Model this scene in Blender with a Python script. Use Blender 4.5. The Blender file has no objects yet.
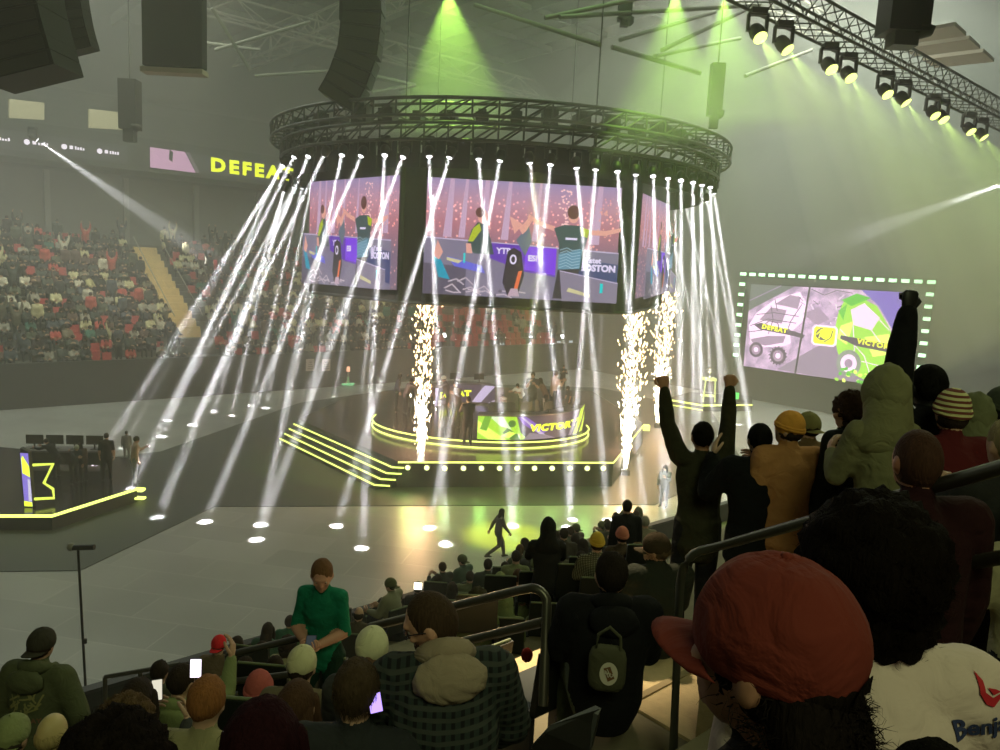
import bpy, bmesh, math, random
import numpy as np
from mathutils import Vector, Matrix, Quaternion, noise
from mathutils.bvhtree import BVHTree
SC=bpy.context.scene; COL=SC.collection; PI=math.pi
random.seed(7)
# ------------------------------------------------------------------ camera and rays
F=757.0; CAMZ=8.2
MCAM=Matrix.Rotation(math.radians(82),3,'X')@Matrix.Rotation(math.radians(2.9),3,'Z')
def ray(px,py): return MCAM@Vector(((px-500)/F,(375-py)/F,-1))
def P(px,py,z=0.0):
    d=ray(px,py); t=(z-CAMZ)/d.z
    return Vector((d.x*t,d.y*t,z))
def A(px,py,y):
    d=ray(px,py); t=y/d.y
    return Vector((d.x*t,y,CAMZ+d.z*t))
def pix(p):
    q=MCAM.transposed()@(Vector(p)-Vector((0,0,CAMZ)))
    return (500+F*q.x/-q.z, 375-F*q.y/-q.z)
cam=bpy.data.cameras.new('camera'); cam.lens=36*F/1000; cam.sensor_width=36; cam.clip_end=300; cam.clip_start=.05
camo=bpy.data.objects.new('camera',cam); COL.objects.link(camo)
camo.matrix_world=Matrix.Translation((0,0,CAMZ))@MCAM.to_4x4(); SC.camera=camo
# arena frame: U runs along the long side, V from the near stand to the far stand
UD=Vector((.752,.659,0)).normalized(); VD=Vector((-UD.y,UD.x,0))
def UV(u,v,z=0.0): return UD*u+VD*v+Vector((0,0,z))
def uv_of(p): p=Vector(p); return p.dot(UD),p.dot(VD)
UZ=Matrix((UD,VD,(0,0,1))).transposed()      # columns: u v z
# ------------------------------------------------------------------ materials
MATS={}
def nd(nt,t,**k):
    n=nt.nodes.new(t)
    for a,b in k.items(): setattr(n,a,b)
    return n
def mat(name,col=(.5,.5,.5),rough=.7,metal=0,emit=None,es=1.0,bump=0,bscale=20,var=0,spec=.5,objcol=False,coat=0):
    if name in MATS: return MATS[name]
    m=bpy.data.materials.new(name); m.use_nodes=True; nt=m.node_tree; b=nt.nodes['Principled BSDF']
    b.inputs['Base Color'].default_value=(*col,1); b.inputs['Roughness'].default_value=rough; b.inputs['Metallic'].default_value=metal
    b.inputs['Specular IOR Level'].default_value=spec; b.inputs['Coat Weight'].default_value=coat
    if emit: b.inputs['Emission Color'].default_value=(*emit,1); b.inputs['Emission Strength'].default_value=es
    tc=nd(nt,'ShaderNodeTexCoord')
    if objcol:
        oi=nd(nt,'ShaderNodeObjectInfo'); nt.links.new(oi.outputs['Color'],b.inputs['Base Color'])
    if var:
        nz=nd(nt,'ShaderNodeTexNoise'); nz.inputs['Scale'].default_value=bscale*.4; nz.inputs['Detail'].default_value=5
        nt.links.new(tc.outputs['Object'],nz.inputs['Vector'])
        mr=nd(nt,'ShaderNodeMapRange'); mr.inputs['To Min'].default_value=1-var; mr.inputs['To Max'].default_value=1+var
        nt.links.new(nz.outputs['Fac'],mr.inputs['Value'])
        mx=nd(nt,'ShaderNodeMix',data_type='RGBA',blend_type='MULTIPLY'); mx.inputs['Factor'].default_value=1; mx.inputs[6].default_value=(*col,1)
        nt.links.new(mr.outputs[0],mx.inputs[7]); nt.links.new(mx.outputs[2],b.inputs['Base Color'])
    if bump:
        nz=nd(nt,'ShaderNodeTexNoise'); nz.inputs['Scale'].default_value=bscale; nz.inputs['Detail'].default_value=4; nz.inputs['Distortion'].default_value=1.2
        nt.links.new(tc.outputs['Object'],nz.inputs['Vector'])
        bp=nd(nt,'ShaderNodeBump'); bp.inputs['Strength'].default_value=min(1,bump); bp.inputs['Distance'].default_value=.02*max(1,bump)
        nt.links.new(nz.outputs['Fac'],bp.inputs['Height']); nt.links.new(bp.outputs[0],b.inputs['Normal'])
    MATS[name]=m; return m
def glow(name,col,s):
    m=mat(name,(0.02,.02,.02),.6,emit=col,es=s); m.cycles.emission_sampling='NONE'; return m
def cloth(col): 
    n='cloth_%02x%02x%02x'%tuple(int(min(1,c)*255) for c in col)
    return mat(n,col,.9,bump=.9,bscale=9,var=.12,spec=.2)
def hairm(col):
    n='hair_%02x%02x%02x'%tuple(int(c*255) for c in col)
    if n in MATS: return MATS[n]
    m=mat(n,col,.75,spec=.12 if max(col)>.02 else .03); nt=m.node_tree; b=nt.nodes['Principled BSDF']
    tc=nd(nt,'ShaderNodeTexCoord'); mp=nd(nt,'ShaderNodeMapping'); mp.inputs['Scale'].default_value=(110,110,14)
    nz=nd(nt,'ShaderNodeTexNoise'); nz.inputs['Scale'].default_value=1; nz.inputs['Detail'].default_value=3; nz.inputs['Distortion'].default_value=.6
    nt.links.new(tc.outputs['Object'],mp.inputs[0]); nt.links.new(mp.outputs[0],nz.inputs['Vector'])
    bp=nd(nt,'ShaderNodeBump'); bp.inputs['Strength'].default_value=.8; bp.inputs['Distance'].default_value=.01
    nt.links.new(nz.outputs['Fac'],bp.inputs['Height']); nt.links.new(bp.outputs[0],b.inputs['Normal'])
    mr=nd(nt,'ShaderNodeMapRange'); mr.inputs['To Min'].default_value=.5; mr.inputs['To Max'].default_value=1.6
    nt.links.new(nz.outputs['Fac'],mr.inputs['Value'])
    mx=nd(nt,'ShaderNodeMix',data_type='RGBA',blend_type='MULTIPLY'); mx.inputs['Factor'].default_value=1; mx.inputs[6].default_value=(*col,1)
    nt.links.new(mr.outputs[0],mx.inputs[7]); nt.links.new(mx.outputs[2],b.inputs['Base Color'])
    return m
LIME=(.72,.85,.04)
# ------------------------------------------------------------------ object helpers
def tag(o,label=None,cat=None,group=None,kind=None):
    if label: o['label']=label
    if cat: o['category']=cat
    if group: o['group']=group
    if kind: o['kind']=kind
    return o
def empty(name,loc=(0,0,0),rz=0):
    o=bpy.data.objects.new(name,None); COL.objects.link(o); o.location=loc; o.rotation_euler=(0,0,rz); o.empty_display_size=.1; return o
class MB:
    """collects shapes in world or local space for one mesh"""
    def __init__(s): s.v=[]; s.f=[]; s.m=[]; s.sm=[]; s.mats=[]
    def mi(s,m):
        if m not in s.mats: s.mats.append(m)
        return s.mats.index(m)
    def add(s,vs,fs,m,smooth=False):
        o=len(s.v); s.v.extend(tuple(v) for v in vs); k=s.mi(m)
        for f in fs: s.f.append(tuple(i+o for i in f)); s.m.append(k); s.sm.append(smooth)
        return s
    def box(s,c,d,m,R=None):
        R=R or Matrix.Identity(3); c=Vector(c); vs=[]
        for x in (-.5,.5):
            for y in (-.5,.5):
                for z in (-.5,.5): vs.append(c+R@Vector((x*d[0],y*d[1],z*d[2])))
        return s.add(vs,[(0,1,3,2),(4,6,7,5),(0,4,5,1),(2,3,7,6),(0,2,6,4),(1,5,7,3)],m)
    def tube(s,pts,r,m,n=8,closed=False,smooth=True):
        pts=[Vector(p) for p in pts]; N=len(pts); vs=[]; fs=[]; rr=r if isinstance(r,(list,tuple)) else [r]*N
        up=Vector((0,0,1)); 
        for i,p in enumerate(pts):
            a=pts[(i-1)%N] if (closed or i>0) else p; b=pts[(i+1)%N] if (closed or i<N-1) else p
            t=(b-a).normalized(); u=up if abs(t.dot(up))<.95 else Vector((1,0,0))
            x=t.cross(u).normalized(); y=t.cross(x)
            for k in range(n):
                an=2*PI*k/n; vs.append(p+(x*math.cos(an)+y*math.sin(an))*rr[i])
        for i in range(N if closed else N-1):
            for k in range(n):
                j=(i+1)%N; fs.append((i*n+k,i*n+(k+1)%n,j*n+(k+1)%n,j*n+k))
        s.add(vs,fs,m,smooth)
        if not closed: s.add([vs[k] for k in range(n)],[tuple(range(n))],m); s.add([vs[(N-1)*n+k] for k in range(n)],[tuple(reversed(range(n)))],m)
        return s
    def prism(s,pts,z0,z1,m,mside=None):
        n=len(pts); vs=[(p[0],p[1],z0) for p in pts]+[(p[0],p[1],z1) for p in pts]
        s.add(vs,[tuple(range(n,2*n)),tuple(reversed(range(n)))],m)
        s.add(vs,[(i,(i+1)%n,n+(i+1)%n,n+i) for i in range(n)],mside or m); return s
    def lathe(s,prof,m,c=(0,0,0),n=24,R=None,smooth=True):
        vs=[]; fs=[]; c=Vector(c); R=R or Matrix.Identity(3)
        for r,z in prof:
            for k in range(n): a=2*PI*k/n; vs.append(c+R@Vector((r*math.cos(a),r*math.sin(a),z)))
        for i in range(len(prof)-1):
            for k in range(n): fs.append((i*n+k,i*n+(k+1)%n,(i+1)*n+(k+1)%n,(i+1)*n+k))
        fs.append(tuple(reversed(range(n)))); fs.append(tuple((len(prof)-1)*n+k for k in range(n)))
        return s.add(vs,fs,m,smooth)
    def build(s,name,parent=None,loc=None):
        me=bpy.data.meshes.new(name); me.from_pydata(s.v,[],s.f)
        for m in s.mats: me.materials.append(m)
        me.polygons.foreach_set('material_index',s.m); me.polygons.foreach_set('use_smooth',s.sm); me.update()
        o=bpy.data.objects.new(name,me); COL.objects.link(o)
        if parent: o.parent=parent
        if loc: o.location=loc
        return o
def struct(name,mb,label=None,cat=None):
    o=mb.build(name); tag(o,label,cat,kind='structure'); return o
def recenter(o):
    """move the origin of a world-space mesh to the bottom centre of its bounds"""
    n=len(o.data.vertices); a=np.empty(n*3); o.data.vertices.foreach_get('co',a); a=a.reshape(-1,3)
    c=(a.min(0)+a.max(0))/2; c[2]=a[:,2].min(); a-=c; o.data.vertices.foreach_set('co',a.ravel()); o.location=Vector(c)
    return o
def textcoords(txt,size=1.0,bold=.02,shear=0,align='CENTER',res=3,space=1.0):
    c=bpy.data.curves.new('t','FONT'); c.body=txt; c.size=size; c.offset=bold*size; c.shear=shear; c.align_x=align; c.align_y='CENTER'; c.resolution_u=res; c.space_character=space
    o=bpy.data.objects.new('t',c); COL.objects.link(o); dg=bpy.context.evaluated_depsgraph_get()
    me=bpy.data.meshes.new_from_object(o.evaluated_get(dg)); vs=[tuple(v.co) for v in me.vertices]; fs=[tuple(p.vertices) for p in me.polygons]
    bpy.data.objects.remove(o); bpy.data.curves.remove(c); bpy.data.meshes.remove(me); return vs,fs
class Art:
    """flat picture on a display: coloured shapes in 0..W x 0..H, mapped onto the display surface in thin layers"""
    def __init__(s,fn,bend=0,step=.004): s.mb=MB(); s.fn=fn; s.bend=bend; s.k=0; s.step=step
    def shape(s,vs,fs,m):
        s.k+=1
        if s.bend:
            bm=bmesh.new(); bv=[bm.verts.new((v[0],v[1],0)) for v in vs]
            for f in fs:
                try: bm.faces.new([bv[i] for i in f])
                except ValueError: pass
            x0=min(v[0] for v in vs); x1=max(v[0] for v in vs)
            for i in range(1,s.bend):
                c=i/s.bend*s.W
                if x0<c<x1: bmesh.ops.bisect_plane(bm,geom=bm.verts[:]+bm.edges[:]+bm.faces[:],plane_co=(c,0,0),plane_no=(1,0,0))
            bm.verts.index_update(); vs=[tuple(v.co) for v in bm.verts]; fs=[tuple(v.index for v in f.verts) for f in bm.faces]; bm.free()
        s.mb.add([s.fn(v[0],v[1],s.k*s.step) for v in vs],fs,m); return s
    def poly(s,pts,m): return s.shape(pts,[tuple(range(len(pts)))],m)
    def rect(s,x0,y0,x1,y1,m): return s.poly([(x0,y0),(x1,y0),(x1,y1),(x0,y1)],m)
    def disc(s,x,y,rx,ry,m,n=16,rot=0): 
        return s.poly([(x+rx*math.cos(a)*math.cos(rot)-ry*math.sin(a)*math.sin(rot),y+rx*math.cos(a)*math.sin(rot)+ry*math.sin(a)*math.cos(rot)) for a in [2*PI*i/n for i in range(n)]],m)
    def line(s,pts,w,m):
        for a,b in zip(pts,pts[1:]):
            d=Vector((b[0]-a[0],b[1]-a[1])); 
            if d.length<1e-6: continue
            d.normalize(); nx,ny=-d.y*w/2,d.x*w/2
            s.k-=.6; s.poly([(a[0]-nx,a[1]-ny),(b[0]-nx,b[1]-ny),(b[0]+nx,b[1]+ny),(a[0]+nx,a[1]+ny)],m)
        s.k+=.6; return s
    def text(s,t,x,y,size,m,bold=.02,shear=0,rot=0,align='CENTER',sx=1,space=1.0):
        vs,fs=textcoords(t,size,bold,shear,align,space=space); c,q=math.cos(rot),math.sin(rot)
        return s.shape([(x+v[0]*sx*c-v[1]*q,y+v[0]*sx*q+v[1]*c) for v in vs],fs,m)
def planefn(TL,TR,BR,BL,W,H,off=.0):
    TL,TR,BR,BL=map(Vector,(TL,TR,BR,BL)); n=(TR-TL).cross(BL-TL).normalized()
    if n.dot(Vector((0,0,CAMZ))-TL)<0: n=-n
    def fn(x,y,l):
        a,b=x/W,y/H
        return (BL*(1-a)+BR*a)*(1-b)+(TL*(1-a)+TR*a)*b+n*(l+off)
    return fn,n
def spot(name,p,q,e,ang,col=(1,1,1),blend=.3,r=.08,parent=None):
    l=bpy.data.lights.new(name,'SPOT'); l.energy=e; l.spot_size=math.radians(ang); l.spot_blend=blend; l.color=col; l.shadow_soft_size=r
    o=bpy.data.objects.new(name,l); COL.objects.link(o); o.location=p; o.rotation_euler=(Vector(q)-Vector(p)).to_track_quat('-Z','Y').to_euler(); return o
def hazem(name,dens,aniso=.2,col=(1,1,1)):
    m=bpy.data.materials.new(name); m.use_nodes=True; nt=m.node_tree; nt.nodes.clear()
    o=nd(nt,'ShaderNodeOutputMaterial'); s=nd(nt,'ShaderNodeVolumeScatter'); s.inputs['Density'].default_value=dens; s.inputs['Anisotropy'].default_value=aniso; s.inputs['Color'].default_value=(*col,1)
    nt.links.new(s.outputs[0],o.inputs['Volume']); return m
def ring_pts(c,r,z,n,a0=0,a1=2*PI,closed=True):
    return [Vector((c[0]+r*math.cos(a0+(a1-a0)*i/(n if closed else n-1)),c[1]+r*math.sin(a0+(a1-a0)*i/(n if closed else n-1)),z)) for i in range(n)]
# ================================================================== THE HALL
concrete=mat('concrete',(.16,.155,.14),.9,bump=.3,bscale=8,var=.2)
darkwall=mat('dark_wall',(.05,.055,.05),.9,var=.3,bscale=2)
drape=mat('grey_drape',(.11,.12,.115),.95,bump=.4,bscale=3)
black=mat('black_metal',(.02,.02,.02),.5,spec=.4)
blackcloth=mat('black_cloth',(.015,.015,.016),.9)
steel=mat('painted_steel',(.30,.29,.25),.6)
darksteel=mat('dark_steel',(.06,.06,.055),.5,metal=.3)
neon=glow('lime_led_strip',(.85,1.0,.18),2.2)
FV0,UW=44.0,47.5            # far stand front, end wall
# arena floor: grey protective panels with seams
def floor_mat(name,c1,c2,mort,rough,sx=2.4,sy=1.2,spec=.5):
    m=mat(name,c1,rough,spec=spec); nt=m.node_tree; b=nt.nodes['Principled BSDF']
    tc=nd(nt,'ShaderNodeTexCoord'); mp=nd(nt,'ShaderNodeMapping'); mp.inputs['Rotation'].default_value=(0,0,-math.atan2(UD.y,UD.x)+.9)
    br=nd(nt,'ShaderNodeTexBrick'); br.inputs['Scale'].default_value=1; br.inputs['Brick Width'].default_value=sx; br.inputs['Row Height'].default_value=sy
    br.inputs['Mortar Size'].default_value=.012; br.inputs['Color1'].default_value=(*c1,1); br.inputs['Color2'].default_value=(*c2,1); br.inputs['Mortar'].default_value=(*mort,1)
    nz=nd(nt,'ShaderNodeTexNoise'); nz.inputs['Scale'].default_value=.5; nz.inputs['Detail'].default_value=6
    nt.links.new(tc.outputs['Object'],mp.inputs[0]); nt.links.new(mp.outputs[0],br.inputs['Vector']); nt.links.new(mp.outputs[0],nz.inputs['Vector'])
    mr=nd(nt,'ShaderNodeMapRange'); mr.inputs['To Min'].default_value=.75; mr.inputs['To Max'].default_value=1.2; nt.links.new(nz.outputs['Fac'],mr.inputs['Value'])
    mx=nd(nt,'ShaderNodeMix',data_type='RGBA',blend_type='MULTIPLY'); mx.inputs['Factor'].default_value=1
    nt.links.new(br.outputs['Color'],mx.inputs[6]); nt.links.new(mr.outputs[0],mx.inputs[7]); nt.links.new(mx.outputs[2],b.inputs['Base Color'])
    m2=nd(nt,'ShaderNodeMapRange'); m2.inputs['To Min'].default_value=rough-.12; m2.inputs['To Max'].default_value=rough+.15; nt.links.new(nz.outputs['Fac'],m2.inputs['Value']); nt.links.new(m2.outputs[0],b.inputs['Roughness'])
    return m
fm=floor_mat('grey_floor_panels',(.36,.36,.345),(.29,.29,.28),(.43,.425,.40),.36)
mb=MB(); mb.prism([UV(-40,10.5),UV(UW+.5,10.5),UV(UW+.5,64),UV(-40,64)],-.3,0,fm); struct('floor',mb,'pale grey panelled arena floor')
cm=mat('dark_carpet',(.065,.072,.068),.55,bump=.2,bscale=60,var=.1,spec=.3)
cp=[(-90,573),(80,571),(214,507),(655,505),(745,465),(712,412),(600,388),(440,383),(300,403),(160,452),(0,470),(-90,478)]
mb=MB(); mb.prism([P(x,y,.0)for x,y in cp],.0,.02,cm); struct('floor_carpet',mb,'dark carpet area of the floor around the stage')
# walls and ceiling
mb=MB(); mb.box(UV(UW+.6,30,13.5),(.4,90,28),drape,UZ); struct('wall_right',mb)
mb=MB(); mb.box(UV(3,72,13.5),(90,.4,28),darkwall,UZ); struct('wall_back',mb)
mb=MB(); mb.box(UV(-40,30,13.5),(.4,90,28),darkwall,UZ); struct('wall_left',mb)
mb=MB(); mb.box(UV(3,-9,13.5),(90,.4,28),darkwall,UZ); struct('wall_front',mb)
ceilm=mat('dark_ceiling',(.09,.095,.08),.9,var=.3,bscale=1)
mb=MB(); mb.box(UV(3,31,27.3),(90,82,.4),ceilm,UZ)
for k in range(-38,48,4): mb.box(UV(k,31,26.7),(.15,80,.8),ceilm,UZ)
for k in range(0,66,6): mb.box(UV(3,k,26.5),(86,.25,.35),ceilm,UZ)
struct('ceiling',mb)
# roof girders seen through the haze
def girder(p,q,h=1.6,seg=3.2,r=.09):
    mb=MB(); p,q=Vector(p),Vector(q); L=(q-p).length; n=max(2,int(L/seg)); dz=Vector((0,0,h)); side=(q-p).normalized().cross(Vector((0,0,1)))*.7
    for s in (side,-side): mb.tube([p+s,q+s],r*1.4,steel,6); 
    mb.tube([p+dz,q+dz],r*1.4,steel,6)
    for i in range(n):
        a=p.lerp(q,i/n); b=p.lerp(q,(i+1)/n); m=(a+b)/2+dz
        for s in (side,-side): mb.tube([a+s,m],r*.8,steel,5); mb.tube([m,b+s],r*.8,steel,5)
        mb.tube([a+side,b-side],r*.8,steel,5); mb.tube([a-side,b+side],r*.7,steel,5)
    return tag(mb.build('roof_girder'),'pale steel roof girder below the dark ceiling',kind='structure')
for u in (-22,-6,10,26): girder(UV(u,8,23.5),UV(u,64,23.5),1.6,3.6,.06)
for v in (24,50): girder(UV(-34,v,23),UV(46,v,23),1.3,4,.05)
for i,(a,b,d1,d2) in enumerate([((475,5),(600,45),30,26),((545,18),(660,-6),28,30),((560,17),(760,5),28,34),((620,40),(715,12),30,34),((662,50),(745,10),28,33),((655,56),(740,38),28,36),((612,47),(700,73),27,30),((745,76),(812,50),34,40),((215,50),(310,22),40,40),((212,8),(250,70),38,40),((200,42),(260,50),42,42),((255,76),(345,70),40,41),((375,76),(415,85),36,38),((372,92),(415,85),36,38)]):
    mb=MB(); mb.tube([A(a[0],a[1],d1),A(b[0],b[1],d2)],.085,mat('brace_steel',(.2,.2,.17),.7),6); tag(mb.build('roof_brace'),'slanting steel roof brace',kind='structure')
# ------------------------------------------------------------------ far stand (rows of treads), concourse, ribbon boards
FR,FD,FH,FZ=16,.84,.43,1.75     # rows, depth, rise, first tread height
mb=MB(); treadm=mat('far_tread',(.12,.115,.105),.9,var=.2,bscale=4)
def fz(k): return FZ+FH*k
for k in range(FR):
    v0=FV0+.2+FD*k
    mb.box(UV(3.6,v0+FD/2,fz(k)/2),(87,FD,fz(k)),treadm,UZ)
struct('floor_far_stand',mb,'stepped concrete treads of the far stand')
mb=MB(); mb.box(UV(3.6,FV0,1.15),(87,.2,2.3),mat('dasher_panel',(.05,.052,.05),.6,var=.2,bscale=3),UZ)
struct('trim_1',mb,'dark barrier wall along the foot of the far stand')
TV=FV0+.2+FD*FR
mb=MB(); cw=mat('concourse_wall',(.17,.175,.16),.9,var=.15,bscale=1)
mb.box(UV(3.6,TV+3,(fz(FR)-1+13.3)/2),(87,.3,14.3-fz(FR)),cw,UZ)
for u in range(-34,46,5): mb.box(UV(u,TV+2.7,(fz(FR)-1+13.3)/2),(.35,.4,14.3-fz(FR)),mat('pilaster',(.25,.25,.23),.8),UZ)
mb.box(UV(3.6,TV+1.5,fz(FR)-.2),(87,3,.3),treadm,UZ)
struct('wall_concourse',mb)
mb=MB(); zR=14.1; VB=TV-1.2
mb.box(UV(3.6,VB+2.4,zR-.35),(87,4.8,.35),darkwall,UZ); mb.box(UV(3.6,VB,zR+.55),(87,.25,2.2),mat('balcony_front',(.03,.032,.03),.7),UZ)
for k in range(9): mb.box(UV(3.6,VB+1+.9*k,zR+.3+.6*k),(87,.9,.6),darkwall,UZ)
struct('wall_balcony',mb,'dark balcony front above the far stand')
mb=MB(); lit=mat('lit_suite_wall',(.45,.40,.28),.8)
for i,(u0,w) in enumerate([(-1.5,4.2),(5.8,3.2)]):
    pass
# tan suite panels
for x0,x1,y0,y1 in [(8,43,99,118),(88,122,109,128)]:
    mb=MB(); mb.add([A(x0,y0,46),A(x1,y0+4,47.5),A(x1,y1+2,47.5),A(x0,y1,46)],[(0,1,2,3)],lit)
    o=mb.build('wall_suite'); s=o.modifiers.new('s','SOLIDIFY'); s.thickness=.2; tag(o,'tan lit wall panel of an upper suite',kind='structure')
# ribbon boards on the balcony front, following its face
def vface(px,py,v):
    d=ray(px,py); t=v/(d.x*VD.x+d.y*VD.y); return Vector((d.x*t,d.y*t,CAMZ+d.z*t))
VR=VB-.2
rb=empty('ribbon_board',vface(60,160,VR)); rb.location.z-=.6
def ribbon(x0,x1,zb,zt,artfn,label,name):
    a=vface(x0,150,VR); b=vface(x1,150,VR); u0=uv_of(a)[0]; u1=uv_of(b)[0]; W=u1-u0; H=zt-zb
    root=empty(name,UV((u0+u1)/2,VR,zb)); 
    mb=MB(); mb.box(VD*.13+Vector((0,0,H/2)),(W+.1,.15,H+.1),black,UZ); hs=mb.build('casing',root)
    def fn(x,y,l): return UV(x-W/2,-(l+.01)+.04,y)
    ar=Art(fn); ar.W=W; artfn(ar,W,H); d=ar.mb.build('display',root)
    tag(root,label,'ribbon board'); return root
bpy.data.objects.remove(rb)
wht=glow('ribbon_white',(1,.9,1),1.1); rbk=glow('ribbon_black',(.02,.02,.022),1); rpink=glow('ribbon_pink',(.75,.42,.62),.75); rlime=glow('ribbon_lime',(.8,.9,.0),1.5)
def art_left(ar,W,H):
    ar.rect(0,0,W,H,rbk); 
    x=.1
    random.seed(3)
    for i in range(5):
        ar.disc(x+.2,H*.5,.17,.17,wht,10); ar.rect(x+.5,H*.42,x+.7,H*.60,wht)
        for j in range(4): ar.rect(x+.8+j*.15,H*.42,x+.9+j*.15,H*(.52+.08*random.random()),wht)
        x+=W/5
def art_defeat(ar,W,H):
    ar.rect(0,0,W,H,rbk); ar.poly([(0,.0),(W*.25,.0),(W*.19,H),(0,H)],rpink)
    ar.poly([(W*.255,0),(W*.275,0),(W*.215,H),(W*.195,H)],glow('ribbon_grey',(.25,.2,.22),.5)); ar.poly([(W*.10,H*.5),(W*.12,H*.4),(W*.125,H*.9),(W*.105,H)],rbk)
    ar.text('DEFEAT',W*.335,H*.5,1.25*H*.75,rlime,bold=.05,align='LEFT',sx=1.15,space=1.35)
ribbon(-60,128,13.9,15.1,art_left,'black ribbon board with small white sponsor marks on the far balcony','ribbon_board')
ribbon(150,315,13.85,15.2,art_defeat,'ribbon board reading DEFEAT in yellow beside a pink panel','ribbon_board')
# aisle stair in the far stand
st=MB(); tanm=mat('aisle_tan',(.75,.55,.26),.8,var=.2,bscale=6)
AISLE=[]
for k in range(FR):
    v0=FV0+.2+FD*k; y=260.
    for _ in range(12):
        x=127+(y-215)*.53; u=uv_of(vface(x,y,v0))[0]; y=pix(UV(u,v0,fz(k)))[1]
    AISLE.append(u)
    if k>=4:
        st.box(UV(u,v0+FD*.5,fz(k)+.03),(1.5,FD,.06),tanm,UZ); st.box(UV(u,v0-.02,fz(k)-FH/2),(1.5,.06,FH),tanm,UZ)
        st.box(UV(u,v0+FD*.25,fz(k)+.12),(1.5,.3,.2),tanm,UZ)
for s in (-.85,.85): st.tube([UV(AISLE[k]+s,FV0+FD*k,fz(k)+.9) for k in range(4,FR)],.03,steel,6)
struct('floor_far_aisle',st,'tan lit stepped aisle cutting through the far stand')
# ------------------------------------------------------------------ near stand treads
ND,NH=.85,.41
def row_of(v): return math.floor((v+.45)/ND)
def tz(v): return 6.55-NH*row_of(v)       # tread height at v
mb=MB(); nt_=mat('near_tread',(.20,.17,.11),.85,bump=.3,bscale=12,var=.25)
for k in range(-8,15):
    z=6.55-NH*k; v=k*ND-.45
    mb.box(UV(8,v+ND/2,z/2-.1),(79,ND,z+.2),nt_,UZ)
struct('floor_near_stand',mb,'concrete treads of the near stand')
mb=MB(); vr=15*ND-.45+.1
mb.box(UV(8,vr,.55),(79,.12,1.5),blackcloth,UZ); mb.box(UV(8,vr,1.33),(79,.18,.06),black,UZ)
struct('trim_2',mb,'black barrier between the near stand and the floor')
# ================================================================== HANGING VIDEO CUBE AND CIRCULAR TRUSS
RC=Vector((-.45,35.0)); RR=9.3; RZ=12.0
def scr_mat(n,c,s=1.0): return glow('display_'+n,c,s)
BRI=1.0
def crowd_pic():
    if 'display_crowd' in MATS: return MATS['display_crowd']
    m=mat('display_crowd',(.01,.01,.01),.6,emit=(1,1,1),es=BRI); nt=m.node_tree; b=nt.nodes['Principled BSDF']
    tc=nd(nt,'ShaderNodeTexCoord'); g=nd(nt,'ShaderNodeSeparateXYZ'); nt.links.new(tc.outputs['Generated'],g.inputs[0])
    cr=nd(nt,'ShaderNodeValToRGB'); e=cr.color_ramp.elements; e[0].position=.35; e[0].color=(.2,.13,.2,1); e[1].position=1; e[1].color=(.33,.25,.45,1)
    x=e.new(.62); x.color=(.45,.17,.22,1); y=e.new(.80); y.color=(.5,.25,.34,1)
    nt.links.new(g.outputs['Z'],cr.inputs[0])
    vo=nd(nt,'ShaderNodeTexVoronoi'); vo.inputs['Scale'].default_value=5.5; nt.links.new(tc.outputs['Object'],vo.inputs['Vector'])
    r2=nd(nt,'ShaderNodeValToRGB'); f=r2.color_ramp.elements; f[0].color=(1,.45,.3,1); f[0].position=.05; f[1].position=.3; f[1].color=(0,0,0,1); nt.links.new(vo.outputs['Distance'],r2.inputs[0])
    ms=nd(nt,'ShaderNodeMapRange'); ms.inputs['From Min'].default_value=.93; ms.inputs['From Max'].default_value=.78; nt.links.new(g.outputs['Z'],ms.inputs['Value'])
    ad=nd(nt,'ShaderNodeMix',data_type='RGBA',blend_type='ADD'); nt.links.new(ms.outputs[0],ad.inputs['Factor']); nt.links.new(cr.outputs[0],ad.inputs[6]); nt.links.new(r2.outputs[0],ad.inputs[7])
    nt.links.new(ad.outputs[2],b.inputs['Emission Color']); return m
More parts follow.
